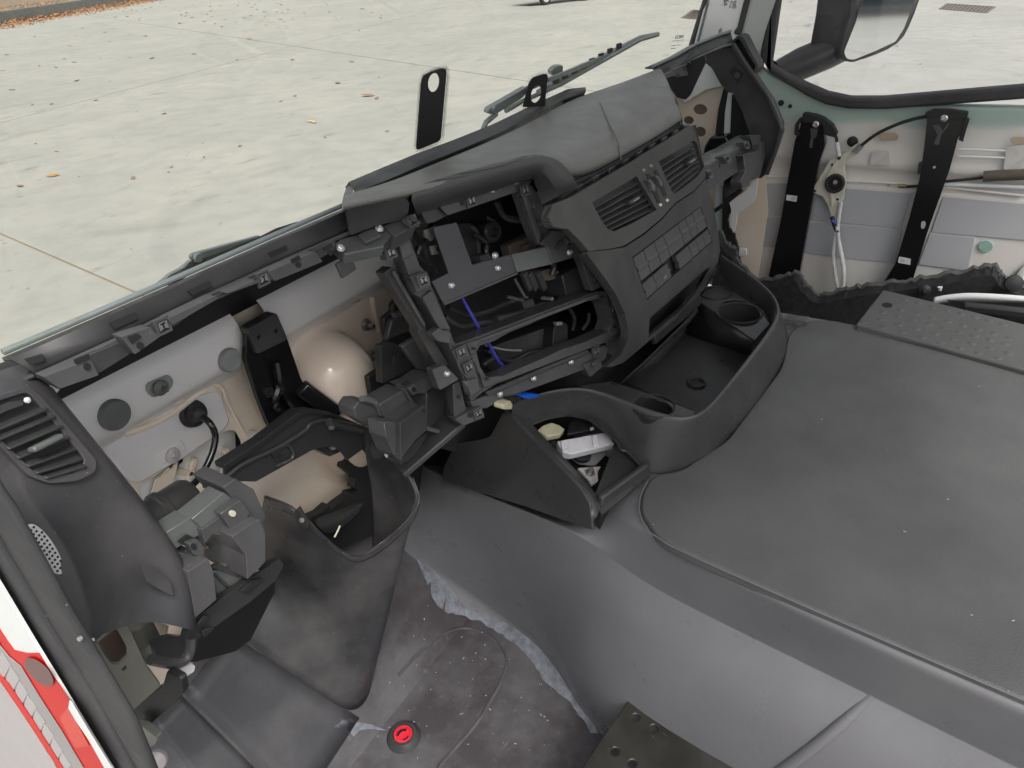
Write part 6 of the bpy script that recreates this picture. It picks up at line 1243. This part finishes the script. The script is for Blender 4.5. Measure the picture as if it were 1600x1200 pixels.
# ================================================================== DOOR MIRROR
MR = thing('door_mirror', 'black door mirror on its arm outside the passenger window', 'mirror', P(1260, 110, x=2.5))
md_ = ray(1370, 40).normalized(); mp = (P(1370, 40, x=2.55), (V((.02, -.995, -.075)).normalized() - md_).normalized())
a, c = P(1222, 112, x=2.45), P(1322, 70, x=2.55)
MB().tube([a.lerp(c, t) for t in (-.15, .0, .3, .7, 1.0)], [.035, .042, .05, .05, .045], 18).build('arm', 'plastic', MR)
MB().plate(rnd(zt((640, -160), (632, 0), (600, 130), (528, 310), (545, 350), (585, 356), (700, 310), (835, 248), (885, 170), (950, 0), (990, -160)), 4), mp, .01).build('mirror_glass', 'mirror', MR)
MB().plate(rnd(zt((590, -170), (560, 100), (505, 310), (520, 362), (590, 372), (720, 322), (850, 258), (902, 175), (968, 0), (1010, -170)), 5), mp, .05, off=-.004).build('rim', 'plastic', MR, bev=.01, seg=3)
o2, n2 = mp
hr = zt((600, -190), (560, 100), (500, 310), (520, 365), (590, 372), (600, 200), (640, -190)); 
back = [P(u, v, pl=mp, off=-.02) for u, v in zt((585, -190), (555, 100), (500, 305), (515, 360), (580, 374), (720, 326), (860, 262), (910, 175), (985, -10), (1020, -190))]
sh_ = V((-.004, .13, .0))
MB().grid([back, [p + sh_ * .5 + (p - o2) * .03 for p in back], [p + sh_ * .9 for p in back], [p.lerp(o2 + sh_, .15) + sh_ * .08 for p in back], [p.lerp(o2 + sh_, .9) + sh_ * .1 for p in back]]).build('housing', 'plastic', MR, sub=1)
# ================================================================== CARPET, SILL TRIM, TREAD COVER
FC = thing('torn_carpet', 'torn black carpet flap along the passenger door sill', 'carpet', P(1400, 450, x=2.15))
tpx = [V((x, y, 0)) for x, y in zu((140, 130), (180, 190), (215, 215), (225, 270), (330, 358), (430, 350), (515, 325), (540, 370), (565, 392), (620, 430), (730, 408), (800, 395), (920, 378), (1000, 370), (1100, 352), (1250, 330), (1380, 300), (1450, 290), (1475, 310), (1490, 340), (1530, 360), (1640, 400), (1800, 420))]
top_ = [P(q.x, q.y, x=2.17) for q in cr(tpx, 5)]
N_ = len(top_); rows = []
jit = [random.uniform(-.006, .006) for _ in top_]
for r_, (zz, dx, dm) in enumerate(((0, .012, 0), (0, -.004, 1), (.02, -.03, .6), (.09, -.03, 0), (.22, -.05, 0), (.45, -.06, 0))):
    rows.append([V((p.x + dx, p.y, max(p.z - zz + j * (1 if r_ < 2 else 0), .05))) for p, j in zip(top_, jit)])
def felt_mat():
    M, n, b = nodes('carpet_felt'); a = tex(n, 60, 6, .75)
    n.links.new(ramp(n, a, [(.35, (.010, .010, .011)), (.7, (.032, .032, .033))]), b.inputs['Base Color']); b.inputs['Roughness'].default_value = .95
    bump(n, b, tex(n, 260, 5, .7), .7, .003); return M
M_['carpet'] = felt_mat()
MB().grid(rows).build('pile', 'carpet', FC)
MB().tube([p + V((-.003, 0, j)) for p, j in zip(top_, jit)], [.006 + .004 * random.random() for _ in top_], 6).build('torn_edge', flat('grey_backing', (.10, .10, .10), .95), FC)
MB().lathe(P(*zu((1122, 412))[0], x=2.12), V((-1, -.2, .3)), [(.018, 0), (.017, .005), (.009, .009), (.005, .013), (.0001, .013)], 18).build('button', 'black', FC)
MB().lathe(P(*zu((1550, 378))[0], x=2.12), V((-1, -.2, .3)), [(.024, 0), (.022, .006), (.010, .010), (.0001, .010)], 18).build('button', 'black', FC)
MB().tube([P(*p, x=2.11) for p in zu((1196, 395), (1196, 412))], [.007, .004], 10).build('white_stud', 'label', FC)
wl_ = [P(*p, x=2.05) for p in zu((1165, 462), (1230, 450), (1330, 442), (1480, 448), (1600, 458), (1800, 480))]
MB().grid([cr([p + Za * .010 for p in wl_], 4), cr([p - Za * .012 for p in wl_], 4)]).build('sill_edge', 'white', None, solid=.004, label='white painted sill edge curving behind the tread cover', cat='sill')
MB().plate(zu((1230, 462), (1600, 470), (1850, 490), (1850, 640), (1600, 600), (1400, 540)), PLX(2.02), .01).build('door_pocket', 'deep', None, label='deep black gap below the white sill edge', cat='sill trim')
MB().bar(P(*zu((1310, 490))[0], x=1.98), P(*zu((1800, 540))[0], x=1.98), .03, .02, Za).build('black_trim', 'gloss', None, bev=.004, label='smooth black trim bar between white sill and tread cover', cat='trim')
tcA, tcB, tcC = P(1379, 452, z=.588), P(1337, 506, z=.568), P(1600, 540, z=.578)
TC = plane3(tcA, tcB, tcC)
tq = [P(*p, pl=TC) for p in rnd([(1380, 452), (1600, 506), (1760, 545), (1760, 625), (1600, 578), (1450, 537), (1336, 508)], 4, keep=(2, 3))]
tc = MB().prism(tq, TC[1], .014).build('tread_cover', plastic('grey_tread_plastic', (.085, .087, .086), .48, gb=.15, amt=.3), None, bev=.004, label='grey tread cover with raised dots behind the engine tunnel mat', cat='cover')
for r_, (u0, v0, u1, v1, n0) in enumerate(((1392, 462, 1590, 512, 9), (1372, 474, 1590, 530, 9), (1380, 487, 1595, 543, 9), (1362, 495, 1590, 555, 8), (1350, 503, 1590, 567, 8))):
    for k in range(n0):
        f = (k + .5 * (r_ % 2)) / n0; p = P(u0 + (u1 - u0) * f, v0 + (v1 - v0) * f, pl=TC)
        if r_ == 0 and k == 0: continue
        o = MB().lathe(p, TC[1], [(.0095, -.001), (.008, .0006), (.004, .0012), (.0001, .0012)], 14).build('raised_dot', tc.data.materials[0], tc)
MB().cyl(P(*zu((942, 483))[0], pl=TC, off=.0), TC[1], .012, .0012, 16).build('dark_hole', 'black', tc)
MB().bar(P(1228, 496, z=.56), P(1262, 500, z=.565), .03, .004, Za).build('tunnel_lip', 'frame2', TN)

# ================================================================== SMALL DEBRIS
b = MB()
for k in range(75):
    if k < 16: u, v = random.uniform(1010, 1600), random.uniform(520, 1080); p = P(u, v, z=.5575)
    else: u, v = random.uniform(590, 900), random.uniform(930, 1190); p = fz(u, v) + Za * .001
    if k < 16 and (v > 830 + (u - 1030) * .46 or v < 740 - (u - 1020) * .8): continue
    a = random.uniform(0, 3.14); s_ = random.uniform(.0005, .0012); b.box(p, V((math.cos(a), math.sin(a), 0)) * s_ * random.uniform(1, 2.5), V((-math.sin(a), math.cos(a), 0)) * s_ * .6, Za * .0005)
b.build('crumbs', 'grey2', None, kind='stuff', label='pale crumbs and grit scattered over the rubber mat and floor', cat='debris', smooth=0)
MB().tube(cr([P(*p, y=.9235) for p in zb((1118, 888), (1128, 886), (1130, 896), (1120, 905), (1118, 915), (1124, 925))], 4), .0008, 5).build('pen_mark', 'ink', FW)
